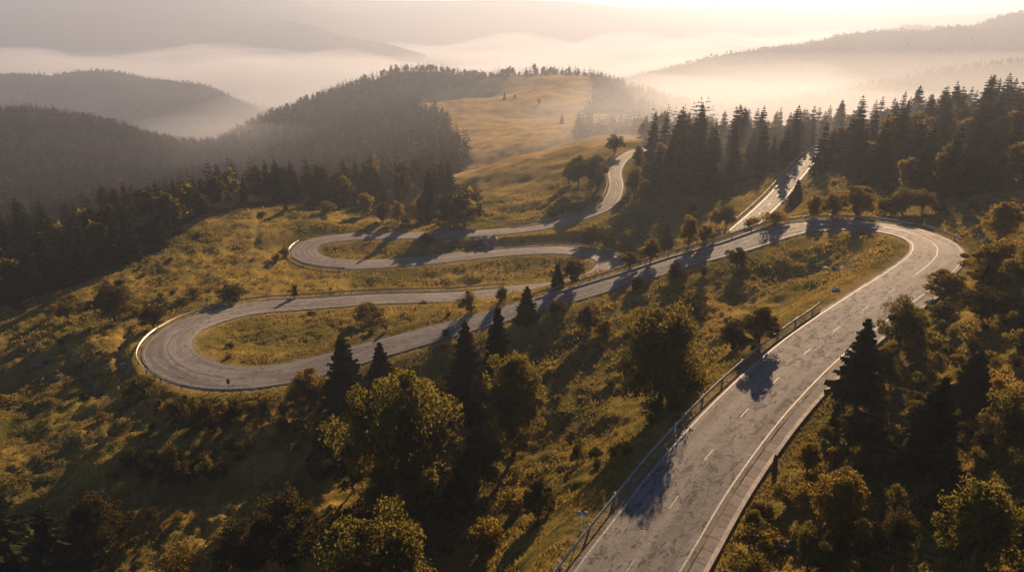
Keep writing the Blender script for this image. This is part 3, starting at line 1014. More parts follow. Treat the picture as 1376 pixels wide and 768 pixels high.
DSHRUB = Kind('shrub', 'shrub', [(broadleaf(2.4, 2.8, 26, 2400, .12, .02, s, .015), M_DARK) for s in (25, 26)], 2.4, 2.8)
GSHRUB = Kind('shrub', 'shrub', [(broadleaf(2.4, 2.8, 26, 2400, .12, .02, s, .015), M_GOLD) for s in (27, 28)], 2.4, 2.8)
SPR = Kind('spruce_tree', 'tree', [(spruce(12, 2.6, 48, 13, 9, s), M_NEEDLE) for s in (31, 32, 33)], 12, 5.2)
PINE = Kind('pine_tree', 'tree', [(spruce(12, 2.7, 44, 11, 9, 71, .6, .28), M_NEEDLE)], 12, 5.8)
SPL = Kind('spruce_tree', 'tree', [(spruce(12, 2.5, 22, 8, 3, s, .35), M_NEEDLE) for s in (41, 42, 43, 44)], 12, 5.0)
FBRD = Kind('broadleaf_tree', 'tree', [(broadleaf(9, 7, 30, 1300, .62, .05, s), m) for s, m in ((51, M_BROAD), (52, M_GOLD), (53, M_DARK))], 9, 7)

NPL = [0]


def plant(kind, px, yb, yt, wpx, label, group=None, which=None, Y=None):
    """a plant whose foot shows at (px, yb) and whose tip reaches yt"""
    q = drop(px, yb) if Y is None else Pd(px, yb, Y)
    q[2] = gz(q[:1], q[1:2])[0] - 0.05
    _, _, dep = project(q)
    de = math.atan2(CZ - q[2], math.hypot(q[0], q[1]))
    w = wpx * dep / F
    span = (yb - yt) * dep / F
    h = max(0.8, (span - 0.25 * w * math.sin(de)) / math.cos(de))
    return kind.place(q, h, w, label, group, which)


P = plant
# -- centre foreground
P(BIG, 548, 705, 497, 168, 'big rounded broadleaf tree with glowing upper leaves in the middle of the foreground slope', which=0)
P(BIG, 525, 905, 692, 200, 'large broadleaf tree cut off by the lower frame edge, only its sunlit top showing', which=1)
P(SPR, 468, 550, 448, 70, 'broad dark spruce in front of the lower straight, left of a similar smaller one', which=0)
P(SPR, 516, 545, 457, 56, 'narrower dark spruce just right of the broad spruce below the lower straight', which=1)
P(SPR, 628, 560, 432, 66, 'tall dark spruce with a thin tip reaching the lower straight, left of its taller twin', which=2)
P(SPR, 670, 560, 416, 64, 'tallest dark spruce of the foreground group, its tip over the asphalt straight', which=0)
P(BIG, 690, 612, 470, 112, 'broadleaf tree with golden flank right beside the two tall spruces', which=2)
P(GOLD, 418, 550, 490, 64, 'golden bushy tree at the road edge on the lower left bend', which=0)
P(BIG, 885, 555, 400, 152, 'largest spreading broadleaf tree standing alone between the two straights', which=1)
P(DARKT, 600, 560, 505, 80, 'olive broadleaf crown tucked behind the big rounded tree')
P(DARKT, 788, 448, 408, 38, 'upright dark bush on the slope below the descending straight')
P(DSHRUB, 812, 450, 428, 30, 'low dark shrub against the upright bush on the slope')
P(DARKT, 985, 470, 423, 56, 'dark dense bush left of its taller twin beside the near guardrail')
P(DARKT, 1020, 458, 405, 58, 'taller of two dark bushes standing beside the near guardrail')
P(DSHRUB, 930, 425, 390, 70, 'low dark thicket behind the largest spreading tree')
P(SPR, 708, 430, 382, 34, 'small lone spruce at the lower edge of the descending straight', which=1)
P(SHRUB, 748, 423, 402, 26, 'low shrub at the verge right of the small lone spruce')
P(DSHRUB, 855, 387, 369, 27, 'round dark shrub on the verge halfway along the descending straight')
P(DSHRUB, 904, 377, 352, 24, 'pointed dark shrub on the verge right of the round one')
P(DSHRUB, 945, 371, 355, 16, 'smallest dark shrub on the grass below the descending straight')
P(DARKT, 990, 359, 330, 34, 'dark bush at the inner verge where the big right bend begins')
P(SHRUB, 630, 420, 391, 30, 'round green shrub between the lower straight and the arm behind')
P(SHRUB, 675, 406, 384, 24, 'round shrub near where the lower arm slips behind the straight')
P(SPR, 749, 385, 350, 20, 'slim spruce inside the small middle bend', which=2)
P(DARKT, 769, 381, 347, 34, 'bushy dark tree inside the small middle bend beside a slim spruce')
P(GOLD, 497, 434, 402, 50, 'round pale green bush on the grass island of the lowest left bend', which=1)
P(SHRUB, 519, 445, 432, 8, 'tiny sapling on the grass island below the round bush')
P(SHRUB, 600, 452, 440, 12, 'tiny shrub at the far end of the grass island')
P(DARKT, 574, 331, 311, 24, 'small round tree on the grass island of the upper left bend')
P(DSHRUB, 397, 400, 381, 10, 'tiny dark conifer-shaped shrub on the golden meadow above the guardrail')
# -- left meadow
P(DARKT, 155, 430, 377, 62, 'lone dark spreading tree on the golden meadow left of the lowest bend')
P(DARKT, 207, 440, 407, 42, 'dark bush between the lone meadow tree and the lowest bend')
P(MIDT, 92, 432, 396, 34, 'small airy tree on the meadow left of the lone spreading tree', which=0)
P(SHRUB, 72, 425, 405, 18, 'small bush at the meadow edge in front of the dark wood')
P(DSHRUB, 24, 416, 397, 18, 'small bush by the left frame edge of the meadow')
P(DSHRUB, 312, 405, 379, 40, 'dark wide bush against the guardrail above the lowest bend')
P(SHRUB, 262, 398, 386, 26, 'low scrub on the meadow between the dark bush and the lone tree')
P(SHRUB, 245, 408, 396, 22, 'low olive scrub next to the dark bush near the bend')
P(SHRUB, 384, 345, 330, 18, 'small shrub left of the upper left bend tip')
P(SHRUB, 372, 352, 336, 14, 'smaller shrub on the bank left of the upper left bend')
P(SHRUB, 440, 287, 269, 24, 'rounded bush on the crest of the golden meadow')
P(DSHRUB, 384, 283, 275, 9, 'tiny dark shrub on the meadow crest left of the rounded bush')
P(DSHRUB, 352, 291, 284, 16, 'flat dark shrub on the meadow crest')
P(MIDT, 198, 545, 499, 56, 'olive bush below the tip of the lowest left bend', which=2)
# scrub below the lowest bend
for i, (x, y, t, w) in enumerate([(232, 556, 532, 46), (262, 566, 534, 60), (300, 566, 536, 58), (338, 562, 538, 50), (365, 556, 540, 40), (285, 580, 556, 50), (320, 606, 588, 44), (255, 625, 603, 60), (225, 645, 620, 64), (190, 625, 604, 50), (280, 640, 618, 52)]):
    for j in range(3):
        P((DSHRUB, SHRUB, DSHRUB)[j], x + (j - 1) * w * .34 + random.uniform(-5, 5), y + random.uniform(-7, 7), t + random.uniform(-7, 3), w * random.uniform(.42, .6),
          'low dark scrub bush in the thicket under the lowest left bend', 'scrub thicket under the lowest bend')
P(GSHRUB, 380, 585, 560, 26, 'small golden bush under the bend left of the dark spruces')
P(GSHRUB, 402, 588, 562, 20, 'second small golden bush touching the spruce shadow')
P(GSHRUB, 432, 640, 606, 44, 'sunlit bush with spiky top left of the big rounded tree')
P(GSHRUB, 402, 676, 640, 40, 'feathery sunlit bush below the spiky-topped one')
P(SPR, 440, 625, 560, 46, 'dark spruce in deep shade left of the big rounded tree', which=2)
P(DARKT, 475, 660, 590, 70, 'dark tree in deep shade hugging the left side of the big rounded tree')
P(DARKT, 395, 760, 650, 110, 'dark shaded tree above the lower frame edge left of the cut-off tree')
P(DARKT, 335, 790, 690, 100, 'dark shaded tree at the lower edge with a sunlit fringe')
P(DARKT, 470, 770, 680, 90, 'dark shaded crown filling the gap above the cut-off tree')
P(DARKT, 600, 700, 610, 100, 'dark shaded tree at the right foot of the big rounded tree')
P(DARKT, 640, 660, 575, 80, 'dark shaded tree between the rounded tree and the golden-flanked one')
P(DSHRUB, 206, 700, 676, 20, 'small dark bush alone in the shaded lower left grass')
P(SPR, 28, 800, 632, 110, 'large dark spruce in the lower left corner', which=1)
P(SPR, 92, 800, 668, 90, 'second dark spruce right of the corner spruce', which=0)
P(DARKT, 140, 745, 655, 84, 'dark bushy tree at the right of the corner spruces')
P(GSHRUB, 240, 770, 742, 60, 'sunlit scrub at the lower edge in the left third')
P(DARKT, 724, 695, 636, 52, 'dark bush on the slope below the near guardrail')
P(GSHRUB, 690, 690, 650, 56, 'sunlit scrub left of the dark bush on the guardrail slope')
P(GSHRUB, 655, 735, 690, 60, 'sunlit scrub right of the cut-off tree')
P(DSHRUB, 776, 622, 590, 26, 'small dark shrub in the grass left of the guardrail')
P(DSHRUB, 800, 615, 598, 30, 'faint olive shrub right of the small dark shrub')
# -- right slope
P(PINE, 1148, 560, 424, 66, 'ragged pine with a bare stem at the near road edge').rotation_euler[0] = .06
P(MIDT, 1205, 475, 394, 66, 'airy broadleaf tree on the outer verge above the ragged pine', which=0)
P(DARKT, 1180, 520, 462, 50, 'dark tree right behind the ragged pine')
P(GOLD, 1268, 402, 358, 70, 'bushy tree crowding the outer verge below the right bend tip', which=0)
P(GOLD, 1325, 385, 314, 84, 'brightest golden tree right of the right bend tip', which=1)
P(MIDT, 1338, 335, 268, 54, 'tall pale green tree behind the brightest golden tree', which=1)
P(DARKT, 1318, 430, 380, 74, 'dark tree beneath the brightest golden tree')
P(MIDT, 1368, 400, 330, 60, 'olive tree at the right frame edge beside the golden tree', which=2)
P(SPR, 1240, 625, 498, 84, 'dark cone-shaped spruce in the middle of the right slope', which=0)
P(SPR, 1300, 540, 462, 56, 'dark spruce higher on the right slope', which=1)
P(GOLD, 1122, 715, 624, 92, 'bright golden bushy tree at the foot of the right slope', which=0)
P(MIDT, 1084, 760, 700, 52, 'olive bush left of the bright golden tree at the lower edge', which=0)
P(MIDT, 1300, 775, 645, 108, 'broad olive tree in the lower right corner', which=2)
P(MIDT, 1345, 610, 520, 84, 'olive tree with pale twigs at the right frame edge', which=0)
P(DARKT, 1200, 740, 680, 60, 'dark tree right of the bright golden tree')
P(DARKT, 1376, 760, 660, 80, 'dark shaded tree cut by the lower right frame edge')
P(DARKT, 1270, 690, 640, 56, 'dark shaded tree below the cone-shaped spruce')
P(MIDT, 1152, 600, 545, 60, 'small olive tree at the foot of the ragged pine', which=3)
# -- behind the right bend
P(GOLD, 1150, 291, 247, 58, 'round golden tree directly behind the top of the big right bend', which=0)
P(GOLD, 1118, 291, 256, 38, 'pointed golden tree left of the round one behind the big bend', which=1)
P(GOLD, 1093, 292, 260, 30, 'slim golden tree left of the pointed one behind the big bend', which=0)
P(MIDT, 1212, 289, 250, 42, 'olive tree right of the round golden one behind the big bend', which=0)
P(MIDT, 1188, 290, 264, 40, 'low olive crown between round and upright trees behind the big bend', which=2)
P(MIDT, 1238, 286, 253, 30, 'upright olive tree above the white marker posts', which=0)
P(DSHRUB, 1262, 285, 272, 24, 'dark shrub by the grassy bank right of the marker posts')
P(DSHRUB, 1308, 279, 271, 14, 'small round shrub on the grassy bank under the wood')
P(SPR, 1068, 277, 240, 24, 'small dark spruce at the right edge of the upper road', which=0)
P(GSHRUB, 1040, 299, 280, 36, 'sunlit bushes in the wedge between the upper road and the big bend')
P(GSHRUB, 1012, 303, 290, 24, 'low sunlit bush at the tip of the wedge between the two roads')
# -- behind the descending straight
P(GOLD, 925, 333, 288, 34, 'bright yellow-green tree behind the descending straight', which=1)
P(SPR, 895, 333, 299, 24, 'dark cone-shaped tree left of the bright yellow-green tree', which=1)
P(MIDT, 874, 352, 318, 32, 'round olive tree behind the guardrail of the descending straight', which=0)
P(MIDT, 846, 360, 337, 28, 'rounded bush nearest the small middle bend', which=2)
P(MIDT, 796, 329, 303, 40, 'dark rounded tree above the small middle bend', which=3)
P(MIDT, 822, 334, 312, 30, 'olive rounded tree right of the dark one above the middle bend', which=0)
P(GSHRUB, 838, 342, 322, 26, 'sunlit bush at the end of the bush row above the middle bend')
P(GSHRUB, 862, 348, 330, 22, 'low sunlit bush between two rounded trees behind the guardrail')
P(GOLD, 948, 326, 300, 26, 'small yellowish bush right of the bright yellow-green tree', which=0)
P(MIDT, 976, 305, 272, 36, 'hazy olive tree by the guardrail of the upper road', which=0)
P(MIDT, 962, 306, 282, 22, 'smaller hazy tree left of the olive one by the upper road', which=2)
P(DSHRUB, 908, 280, 268, 14, 'small shrub on the hollow meadow in front of the spruce wood')
P(DSHRUB, 930, 282, 274, 22, 'low scrub on the hollow meadow')
# -- along the climbing curve
P(MIDT, 777, 252, 208, 36, 'left crown of the dark clump beside the climbing curve', which=3)
P(MIDT, 797, 252, 206, 40, 'tallest crown of the dark clump beside the climbing curve', which=3)
P(MIDT, 764, 248, 218, 24, 'slim left edge tree of the clump beside the climbing curve', which=0)
P(MIDT, 803, 256, 225, 26, 'pale round bush at the foot of the clump beside the curve', which=0)
P(MIDT, 826, 207, 180, 28, 'lone hazy tree where the climbing road turns behind the wood', which=0)
P(SHRUB, 801, 272, 260, 18, 'round shrub on the inner bank of the climbing curve')
P(SHRUB, 778, 281, 271, 24, 'low round shrub on the bank below the climbing curve')
P(SPR, 755, 286, 273, 9, 'tiny conifer on the meadow left of the climbing curve', which=0)
P(MIDT, 856, 232, 196, 18, 'slim tree at the right side of the climbing road top', which=2)
P(MIDT, 852, 268, 222, 32, 'bushy tree on the right edge of the climbing curve', which=0)
P(MIDT, 866, 276, 240, 28, 'olive tree right of the bushy one by the climbing curve', which=2)
P(DSHRUB, 744, 292, 284, 14, 'low shrub above the retaining rocks')
# -- wood edge right of the upper meadow
P(FBRD, 624, 305, 253, 58, 'broad rounded tree at the right end of the crest wood', which=0)
P(FBRD, 604, 303, 256, 40, 'rounded tree left of the broad one at the end of the crest wood', which=2)
P(SPR, 578, 296, 228, 30, 'tallest spruce at the right end of the crest wood', which=2)
P(GOLD, 535, 300, 268, 26, 'pale yellow tree near the right end of the crest wood', which=0)
P(GOLD, 565, 300, 262, 26, 'airy yellow tree in front of the tallest crest spruce', which=1)
P(FBRD, 494, 290, 258, 28, 'leaning pale-edged tree on the crest behind the meadow', which=1)
P(FBRD, 515, 298, 270, 26, 'low dark rounded tree on the crest behind the meadow', which=2)
P(SHRUB, 604, 304, 294, 14, 'small pale shrub under the rounded end trees')
P(SHRUB, 588, 303, 293, 16, 'small bush under the tallest crest spruce')
P(DSHRUB, 545, 302, 293, 14, 'small dark bush at the meadow edge under the yellow tree')
# lone trees on the hazy hill
P(SPR, 755, 166, 152, 7, 'lone small spruce on the hazy hill meadow')
P(FBRD, 718, 112, 97, 7, 'lone tree on the summit of the hazy hill meadow', which=2, Y=490)
P(FBRD, 683, 110, 101, 6, 'smaller lone tree left of the summit tree on the hazy hill', which=2, Y=495)
P(SPR, 735, 111, 102, 4, 'thin dark tree right of the summit tree on the hazy hill', Y=492)
P(SPR, 678, 141, 129, 4, 'slim tree beside the faint track on the hazy hill', Y=432)
P(FBRD, 692, 139, 133, 4, 'small bush right of the slim tree on the hazy hill', which=2, Y=432)
P(FBRD, 724, 147, 140, 6, 'solitary bush on the hazy hill face', which=2, Y=420)


# ------------------------------------------------------------------ woods made of separate trees
taken = []


def free(x, y, dmin):
    for (a, b) in taken[-260:]:
        if (a - x) ** 2 + (b - y) ** 2 < dmin * dmin:
            return False
    return True


def scatter(count, xr, yr, cond, dmin, put, tries=40000, sortfar=False):
    k = 0
    for _ in range(tries):
        if k >= count:
            break
        y = random.uniform(*yr)
        u = random.uniform(*xr)
        x = u * y
        h = gz(x, y)[0]
        px, py, _d = project(np.array([x, y, h]))
        if not cond(x, y, px, py) or not free(x, y, dmin):
            continue
        d, _z = road_near(np.array([x]), np.array([y]))
        if d[0] < 2.6:
            continue
        taken.append((x, y))
        put((x, y, h - 0.1), px, py)
        k += 1
    return k


def right_wood(q, px, py):
    if random.random() < 0.80:
        h = random.triangular(7, 16.5, 12)
        SPL.place(q, h, h * random.uniform(.36, .58), 'spruce in the dense wood on the right hillside behind the bends', 'trees of the right hillside wood', tilt=random.gauss(0, .035))
    else:
        h = random.uniform(6, 9)
        FBRD.place(q, h, h * random.uniform(.6, .85), 'rounded broadleaf tree among the spruces of the right hillside wood', 'trees of the right hillside wood', which=random.choice((0, 1, 2)))


FBX = [840, 860, 960, 1020, 1060, 1110, 1200, 1300, 1376, 1800]
FBY = [205, 268, 262, 238, 222, 236, 258, 262, 255, 258]
n_r = scatter(285, (-.0, .95), (105, 262), lambda x, y, px, py: 866 < px < 1480 and py < np.interp(px, FBX, FBY) and not (985 < px < 1115 and py > np.interp(px, [985, 1115], [262, 196]) and px < np.interp(py, [196, 300], [1135, 1030])), 2.9, right_wood)


def crest_wood(q, px, py):
    if random.random() < 0.74:
        h = random.triangular(6.5, 15, 11)
        SPL.place(q, h, h * random.uniform(.36, .55), 'dark spruce in the shaded wood below the golden meadow', 'trees of the shaded left wood', tilt=random.gauss(0, .035))
    else:
        h = random.uniform(7, 10.5)
        FBRD.place(q, h, h * random.uniform(.65, .9), 'rounded broadleaf tree in the shaded wood below the golden meadow', 'trees of the shaded left wood', which=random.choice((0, 2, 2, 2)))


EX, EY = [-300, 0, 100, 200, 270, 330, 420, 480, 560, 640], [430, 412, 382, 342, 296, 277, 274, 286, 296, 298]
n_l = scatter(160, (-.95, -.02), (120, 250), lambda x, y, px, py: -120 < px < 640 and np.interp(px, EX, EY) - 95 < py < np.interp(px, EX, EY), 3.0, crest_wood)


def right_scrub(q, px, py):
    near = q[1] < 75
    t = random.random()
    g = 'bushes and young trees covering the right slope'
    if t < .17:
        h = random.uniform(1.8, 3.2)
        MIDT.place(q, h, h * random.uniform(.65, .9), 'young olive broadleaf tree among the bushes of the right slope', g)
    elif t < .27:
        h = random.uniform(2.6, 4.6)
        SPR.place(q, h, h * random.uniform(.4, .5), 'young spruce among the bushes of the right slope', g)
    else:
        h = random.uniform(.9, 2.2)
        SHRUB.place(q, h, h * random.uniform(1.0, 1.7), 'low bush in the tangle of scrub on the right slope', g)


n_s = scatter(130, (.22, 1.1), (34, 104), lambda x, y, px, py: 1000 < px < 1460 and 330 < py < 850 and px > np.interp(py, [330, 360, 410, 470, 540, 600, 680, 768], [1330, 1310, 1235, 1160, 1085, 1045, 1010, 985]), 1.5, right_scrub)


def mid_scrub(q, px, py):
    h = random.uniform(.6, 1.3)
    SHRUB.place(q, h, h * random.uniform(1.2, 1.9), 'low bush scattered on the rough grass slope between the roads', 'low bushes scattered on the grass slopes')


n_m = scatter(85, (-.8, .4), (42, 165), lambda x, y, px, py: 0 < px < 1150 and 300 < py < 760 and px < np.interp(py, [380, 440, 560, 768], [1150, 1070, 900, 700]) and wd(x, y)[0] < .5 and vnoise(np.array([x / 14]), np.array([y / 14]), 5)[0] > .02, 1.6, mid_scrub)
print('scatter', n_r, n_l, n_s, n_m)


# ------------------------------------------------------------------ distant woods: masses nobody could count
def forest(name, label, count, yr, xr, cond, hr, wr, protos, dens_keep=1.0):
    yr = (float(far_y(yr[0])), float(far_y(yr[1])))
    y = rng.uniform(yr[0] ** 2, yr[1] ** 2, count * 6) ** .5
    u = rng.uniform(xr[0], xr[1], count * 6)
    x = u * y
    h = gz(x, y)
    px, py, _ = project(np.column_stack([x, y, h]))
    ok = cond(x, y, px, py) & (wood_weight(x, y, h) > .5)
    idx = np.nonzero(ok)[0][:count]
    V, Fc, T, n0 = [], [], [], 0
    patch = fbm(x / 30, y / 30, 3, 90)
    kinds = rng.random(count * 6) + patch * (1.4 if 'mixed' in label else 0.7)
    for j, (v, f, t, pr) in enumerate(protos):
        lo = sum(q[3] for q in protos[:j])
        sel = idx[(kinds[idx] >= lo - (9 if j == 0 else 0)) & (kinds[idx] < lo + pr + (9 if j == len(protos) - 1 else 0))]
        if not len(sel):
            continue
        k = len(sel)
        a = rng.uniform(0, 2 * PI, k)
        hh = rng.uniform(*hr, k)
        ww = hh * rng.uniform(*wr, k)
        co, si = np.cos(a)[:, None], np.sin(a)[:, None]
        X = (v[None, :, 0] * co - v[None, :, 1] * si) * ww[:, None] + x[sel][:, None]
        Yv = (v[None, :, 0] * si + v[None, :, 1] * co) * ww[:, None] + y[sel][:, None]
        Z = v[None, :, 2] * hh[:, None] + h[sel][:, None] - .2
        V.append(np.stack([X, Yv, Z], 2).reshape(-1, 3))
        Fc.append((f[None] + (np.arange(k) * len(v))[:, None, None] + n0).reshape(-1, f.shape[1]))
        T.append(np.clip(t[None, :] + rng.normal(0, .16, k)[:, None], 0, 1).ravel())
        n0 += k * len(v)
    o = mk(name, np.vstack(V), np.vstack(Fc), M_FARTREE, attrs={'tone': ('FACE', np.concatenate(T))})
    tag(o, label, None, None, 'stuff')
    return len(idx)


def unit(geo, h, w):
    v, f, t = np.vstack(geo.v), np.vstack(geo.f), np.concatenate(geo.tone)
    return v / np.array([w, w, h]), f, t


def proto_sets(levels, per, sprays, nl, ls):
    out = []
    for s in (61, 62, 63):
        out.append((*unit(spruce(12, 2.5, levels, per, sprays, s, .35, 0.02)[0], 12, 5.0), 0.27))
        v, f, t, w_ = out[-1]
        out[-1] = (v, f, t * .55, w_)
    for s in (64, 65):
        v, f, t = unit(broadleaf(9, 7, 16, nl, ls, .02, s)[0], 11, 6.5)
        out.append((v, f, np.clip(t + .35, 0, 1), 0.095))
    return out


MIDP = proto_sets(9, 6, 2, 90, 1.5)
LOWP = proto_sets(8, 6, 1, 40, 2.2)
k1 = forest('hill_forest', 'dark spruce forest on the left flank and crest of the hazy middle hill', 12000, (262, 600), (-.75, .32), lambda x, y, px, py: (px > 60) & (px < 960), (8, 16), (.34, .48), LOWP)
k2 = forest('valley_forest', 'mixed autumn forest on the shaded first hill on the left', 5000, (255, 470), (-1.0, -.28), lambda x, y, px, py: px < 320, (9, 17), (.38, .55), MIDP)
k3 = forest('left_forest', 'hazy forest on the second hill on the left', 9000, (640, 1080), (-1.0, -.2), lambda x, y, px, py: px < 470, (9, 13), (.42, .6), LOWP)
k4 = forest('ridge_forest', 'hazy forest on the ridge behind the right hillside', 5000, (315, 600), (.25, 1.0), lambda x, y, px, py: (px > 960) & (px < 1560), (9, 14), (.38, .5), MIDP)
k5 = forest('far_forest', 'faint spruce forest on the far right ridge', 15000, (620, 1420), (.1, .95), lambda x, y, px, py: (px > 830) & (px < 1560), (9, 14), (.5, .7), LOWP)
k6 = forest('distant_forest', 'pale forest on the distant left hill', 6000, (1700, 2200), (-.55, -.12), lambda x, y, px, py: (px > 200) & (px < 580), (12, 18), (.8, 1.1), LOWP)
print('forest', k1, k2, k3, k4, k5, k6)

# ------------------------------------------------------------------ grass
NT = 150000
gy_ = np.exp(rng.uniform(math.log(30), math.log(230), NT))
gu_ = rng.uniform(-.95, .95, NT)
gx_ = gu_ * (gy_ + 8)
hh_ = gz(gx_, gy_)
dd_, _z = road_near(gx_, gy_)
ok = (dd_ > 0.75) & (wood_weight(gx_, gy_, hh_) < .5) & (fbm(gx_ / 3.5, gy_ / 3.5, 3, 44) > -.22)
gx_, gy_, hh_, dd_ = gx_[ok], gy_[ok], hh_[ok], dd_[ok]
k = len(gx_)
sz = (0.16 + 0.22 * rng.random(k)) * (0.7 + 0.5 * sstep(60, 160, gy_)) * (0.35 + 0.65 * sstep(.6, 2.5, dd_)) * (1 + 1.2 * np.clip(fbm(gx_ / 5, gy_ / 5, 3, 71), 0, 1))
tn = np.clip(0.5 + fbm(gx_ / 14, gy_ / 14, 3, 52) * 1.0 + rng.normal(0, .16, k), 0, 1)
V, T = [], []
for j in range(4):
    a = rng.uniform(0, 2 * PI, k)
    e = np.column_stack([np.cos(a), np.sin(a), np.zeros(k)])
    sdv = np.column_stack([-np.sin(a), np.cos(a), np.zeros(k)])
    c = np.column_stack([gx_, gy_, hh_ - .04]) + e * (sz * rng.uniform(0, .6, k))[:, None]
    tip = c + e * (sz * rng.uniform(.3, .9, k))[:, None] + np.array([0, 0, 1]) * (sz * rng.uniform(.7, 1.3, k))[:, None]
    b1, b2 = c - sdv * (sz * .32)[:, None], c + sdv * (sz * .32)[:, None]
    V.append(np.stack([b1, b2, tip], 1))
    T.append(tn)
V = np.stack(V, 1).reshape(-1, 3)
Fg = np.arange(len(V)).reshape(-1, 3)
tag(mk('grass', V, Fg, M_GRASS, attrs={'tone': ('FACE', np.stack(T, 1).ravel())}), 'golden rough grass tufts covering the slopes', None, None, 'stuff')


# ------------------------------------------------------------------ rocks, markers, signs
def rock(px, py, wpx, hpx, label, mat, seed, group=None, name='rock'):
    q = drop(px, py)
    q[2] = gz(q[:1], q[1:2])[0]
    dep = project(q)[2]
    w, h = wpx * dep / F, max(.25, hpx * dep / F)
    r2 = np.random.default_rng(seed)
    nu, nv = 12, 7
    V = []
    for j in range(nv + 1):
        th = PI * j / nv
        for i in range(nu):
            ph = 2 * PI * i / nu
            d = np.array([math.sin(th) * math.cos(ph), math.sin(th) * math.sin(ph), math.cos(th)])
            d = np.sign(d) * np.abs(d) ** .75
            V.append(d * np.array([w / 2, w / 2 * .8, h * .75]))
    V = np.array(V)
    nz = 1 + .32 * np.array([r2.normal() for _ in range(len(V))]) * .55
    nz[:nu] = nz[0]
    nz[-nu:] = nz[-1]
    V *= nz[:, None]
    V[:, 2] += h * .25
    Fq = [[j * nu + i, (j + 1) * nu + i, (j + 1) * nu + (i + 1) % nu, j * nu + (i + 1) % nu] for j in range(nv) for i in range(nu)]
    o = mk(name, V, np.array(Fq), mat)
    o.location = q
    return tag(o, label, 'rock', group)


rock(1110, 362, 9, 3, 'flat pale rock left of the dark hollow inside the big right bend', M_ROCK, 1)
rock(1129, 364, 8, 4, 'pale rock at the right rim of the dark hollow inside the big bend', M_ROCK, 2)
rock(1138, 362, 7, 5, 'larger white rock right of the hollow inside the big bend', M_ROCK, 3)
rock(1145, 361, 7, 6, 'whitest upright rock beside its larger neighbour inside the big bend', M_ROCK, 4)
rock(1122, 362, 10, 5, 'dark rock sitting in the hollow between the pale rocks', M_DARKROCK, 5)
rock(1084, 374, 4, 3, 'small white stone left of the pale rocks inside the big bend', M_ROCK, 6)
rock(1123, 389, 10, 4, 'low buff rock on the grass nearest the road inside the big bend', M_ROCK, 7)
rock(640, 326, 16, 7, 'grey rock face on the bank under the upper arm, left half', M_DARKROCK, 8)
rock(658, 325, 22, 8, 'lighter grey rock face on the bank under the upper arm, right half', plain_mat('bank_rock', (.24, .21, .18), .95, 0, .4, 1.5), 9)
rock(52, 492, 18, 6, 'low grey rock half buried in the left meadow', M_DARKROCK, 10)
rock(80, 508, 14, 5, 'pale weathered rock in the lower left meadow', M_DARKROCK, 11)
rock(1200, 605, 14, 6, 'grey rock in the scrub of the right slope', M_DARKROCK, 12)
rock(1130, 640, 20, 7, 'broad grey rock above the bright golden tree on the right slope', M_DARKROCK, 13)
rock(168, 488, 14, 7, 'dark boulder on the eroded bank outside the lowest bend', M_DARKROCK, 14)
rock(1050, 735, 26, 14, 'dark boulder in the scrub beside the near kerb', M_DARKROCK, 15)


def marker(px, py, label, h=0.9):
    q = drop(px, py)
    q[2] = gz(q[:1], q[1:2])[0]
    root = empty('marker_post', tuple(q), label, 'marker post', 'white roadside marker posts', math.atan2(q[1], q[0]) - PI / 2)
    g = Geo()
    g.box((0, 0, h * .35), .13, .1, h * .9)
    g.obj('post', M_WHITE, root)
    g = Geo()
    g.box((0, 0, h * .86), .135, .105, .12)
    g.obj('reflector_band', M_BLACK, root)
    g = Geo()
    g.box((0, 0, h * .98), .13, .1, .12)
    g.tube([(0, 0, h * 1.04), (0, .0, h * 1.09)], [.07, .02], 6)
    g.obj('cap', M_WHITE, root)
    return root


marker(1204, 293, 'white marker post where the two guardrails meet on the big right bend', 1.1)
marker(1241, 303, 'white marker post at the end of the short guardrail on the right bend', 1.1)
marker(1322, 325, 'white marker post farthest right, among stones beyond the bend tip', 1.1)
marker(1313, 322, 'white marker post just left of the farthest right one beyond the bend tip', .9)
marker(907, 580, 'small pale marker post outside the near guardrail', .9)


def road_sign(px, py, label, mat, round_=True, h=1.7, cat='road sign', face_cam=True):
    q = drop(px, py)
    q[2] = gz(q[:1], q[1:2])[0]
    root = empty('road_sign', tuple(q), label, cat, None, -math.atan2(q[0], q[1]))
    g = Geo()
    g.tube([(0, 0, -.2), (0, 0, h)], [.035, .035], 8)
    g.obj('post', M_WHITE if mat is M_GREYSIGN else M_BLACK, root)
    g = Geo()
    if round_:
        for cx in (-.24, .24):
            a = np.arange(16) / 16 * 2 * PI
            for (y0, y1, r0, r1) in ((-.05, -.05, 0.001, .22), (-.05, -.02, .22, .22), (-.02, -.02, .22, .001)):
                Va = np.column_stack([cx + r0 * np.cos(a), np.full(16, y0), h + r0 * np.sin(a)])
                Vb = np.column_stack([cx + r1 * np.cos(a), np.full(16, y1), h + r1 * np.sin(a)])
                g.add(np.vstack([Va, Vb]), [[i, (i + 1) % 16, 16 + (i + 1) % 16, 16 + i] for i in range(16)])
        g.obj('sign_plate', mat, root)
    else:
        g.box((0, -.05, h - .35), .42, .03, .8)
        g.obj('sign_plate', mat, root)
    return root


road_sign(781, 713, 'small grey twin-disc sign on a white post outside the near guardrail', M_GREYSIGN)
road_sign(308, 521, 'small dark sign post at the lower rim of the lowest left bend', M_BLACK, False, 1.5)

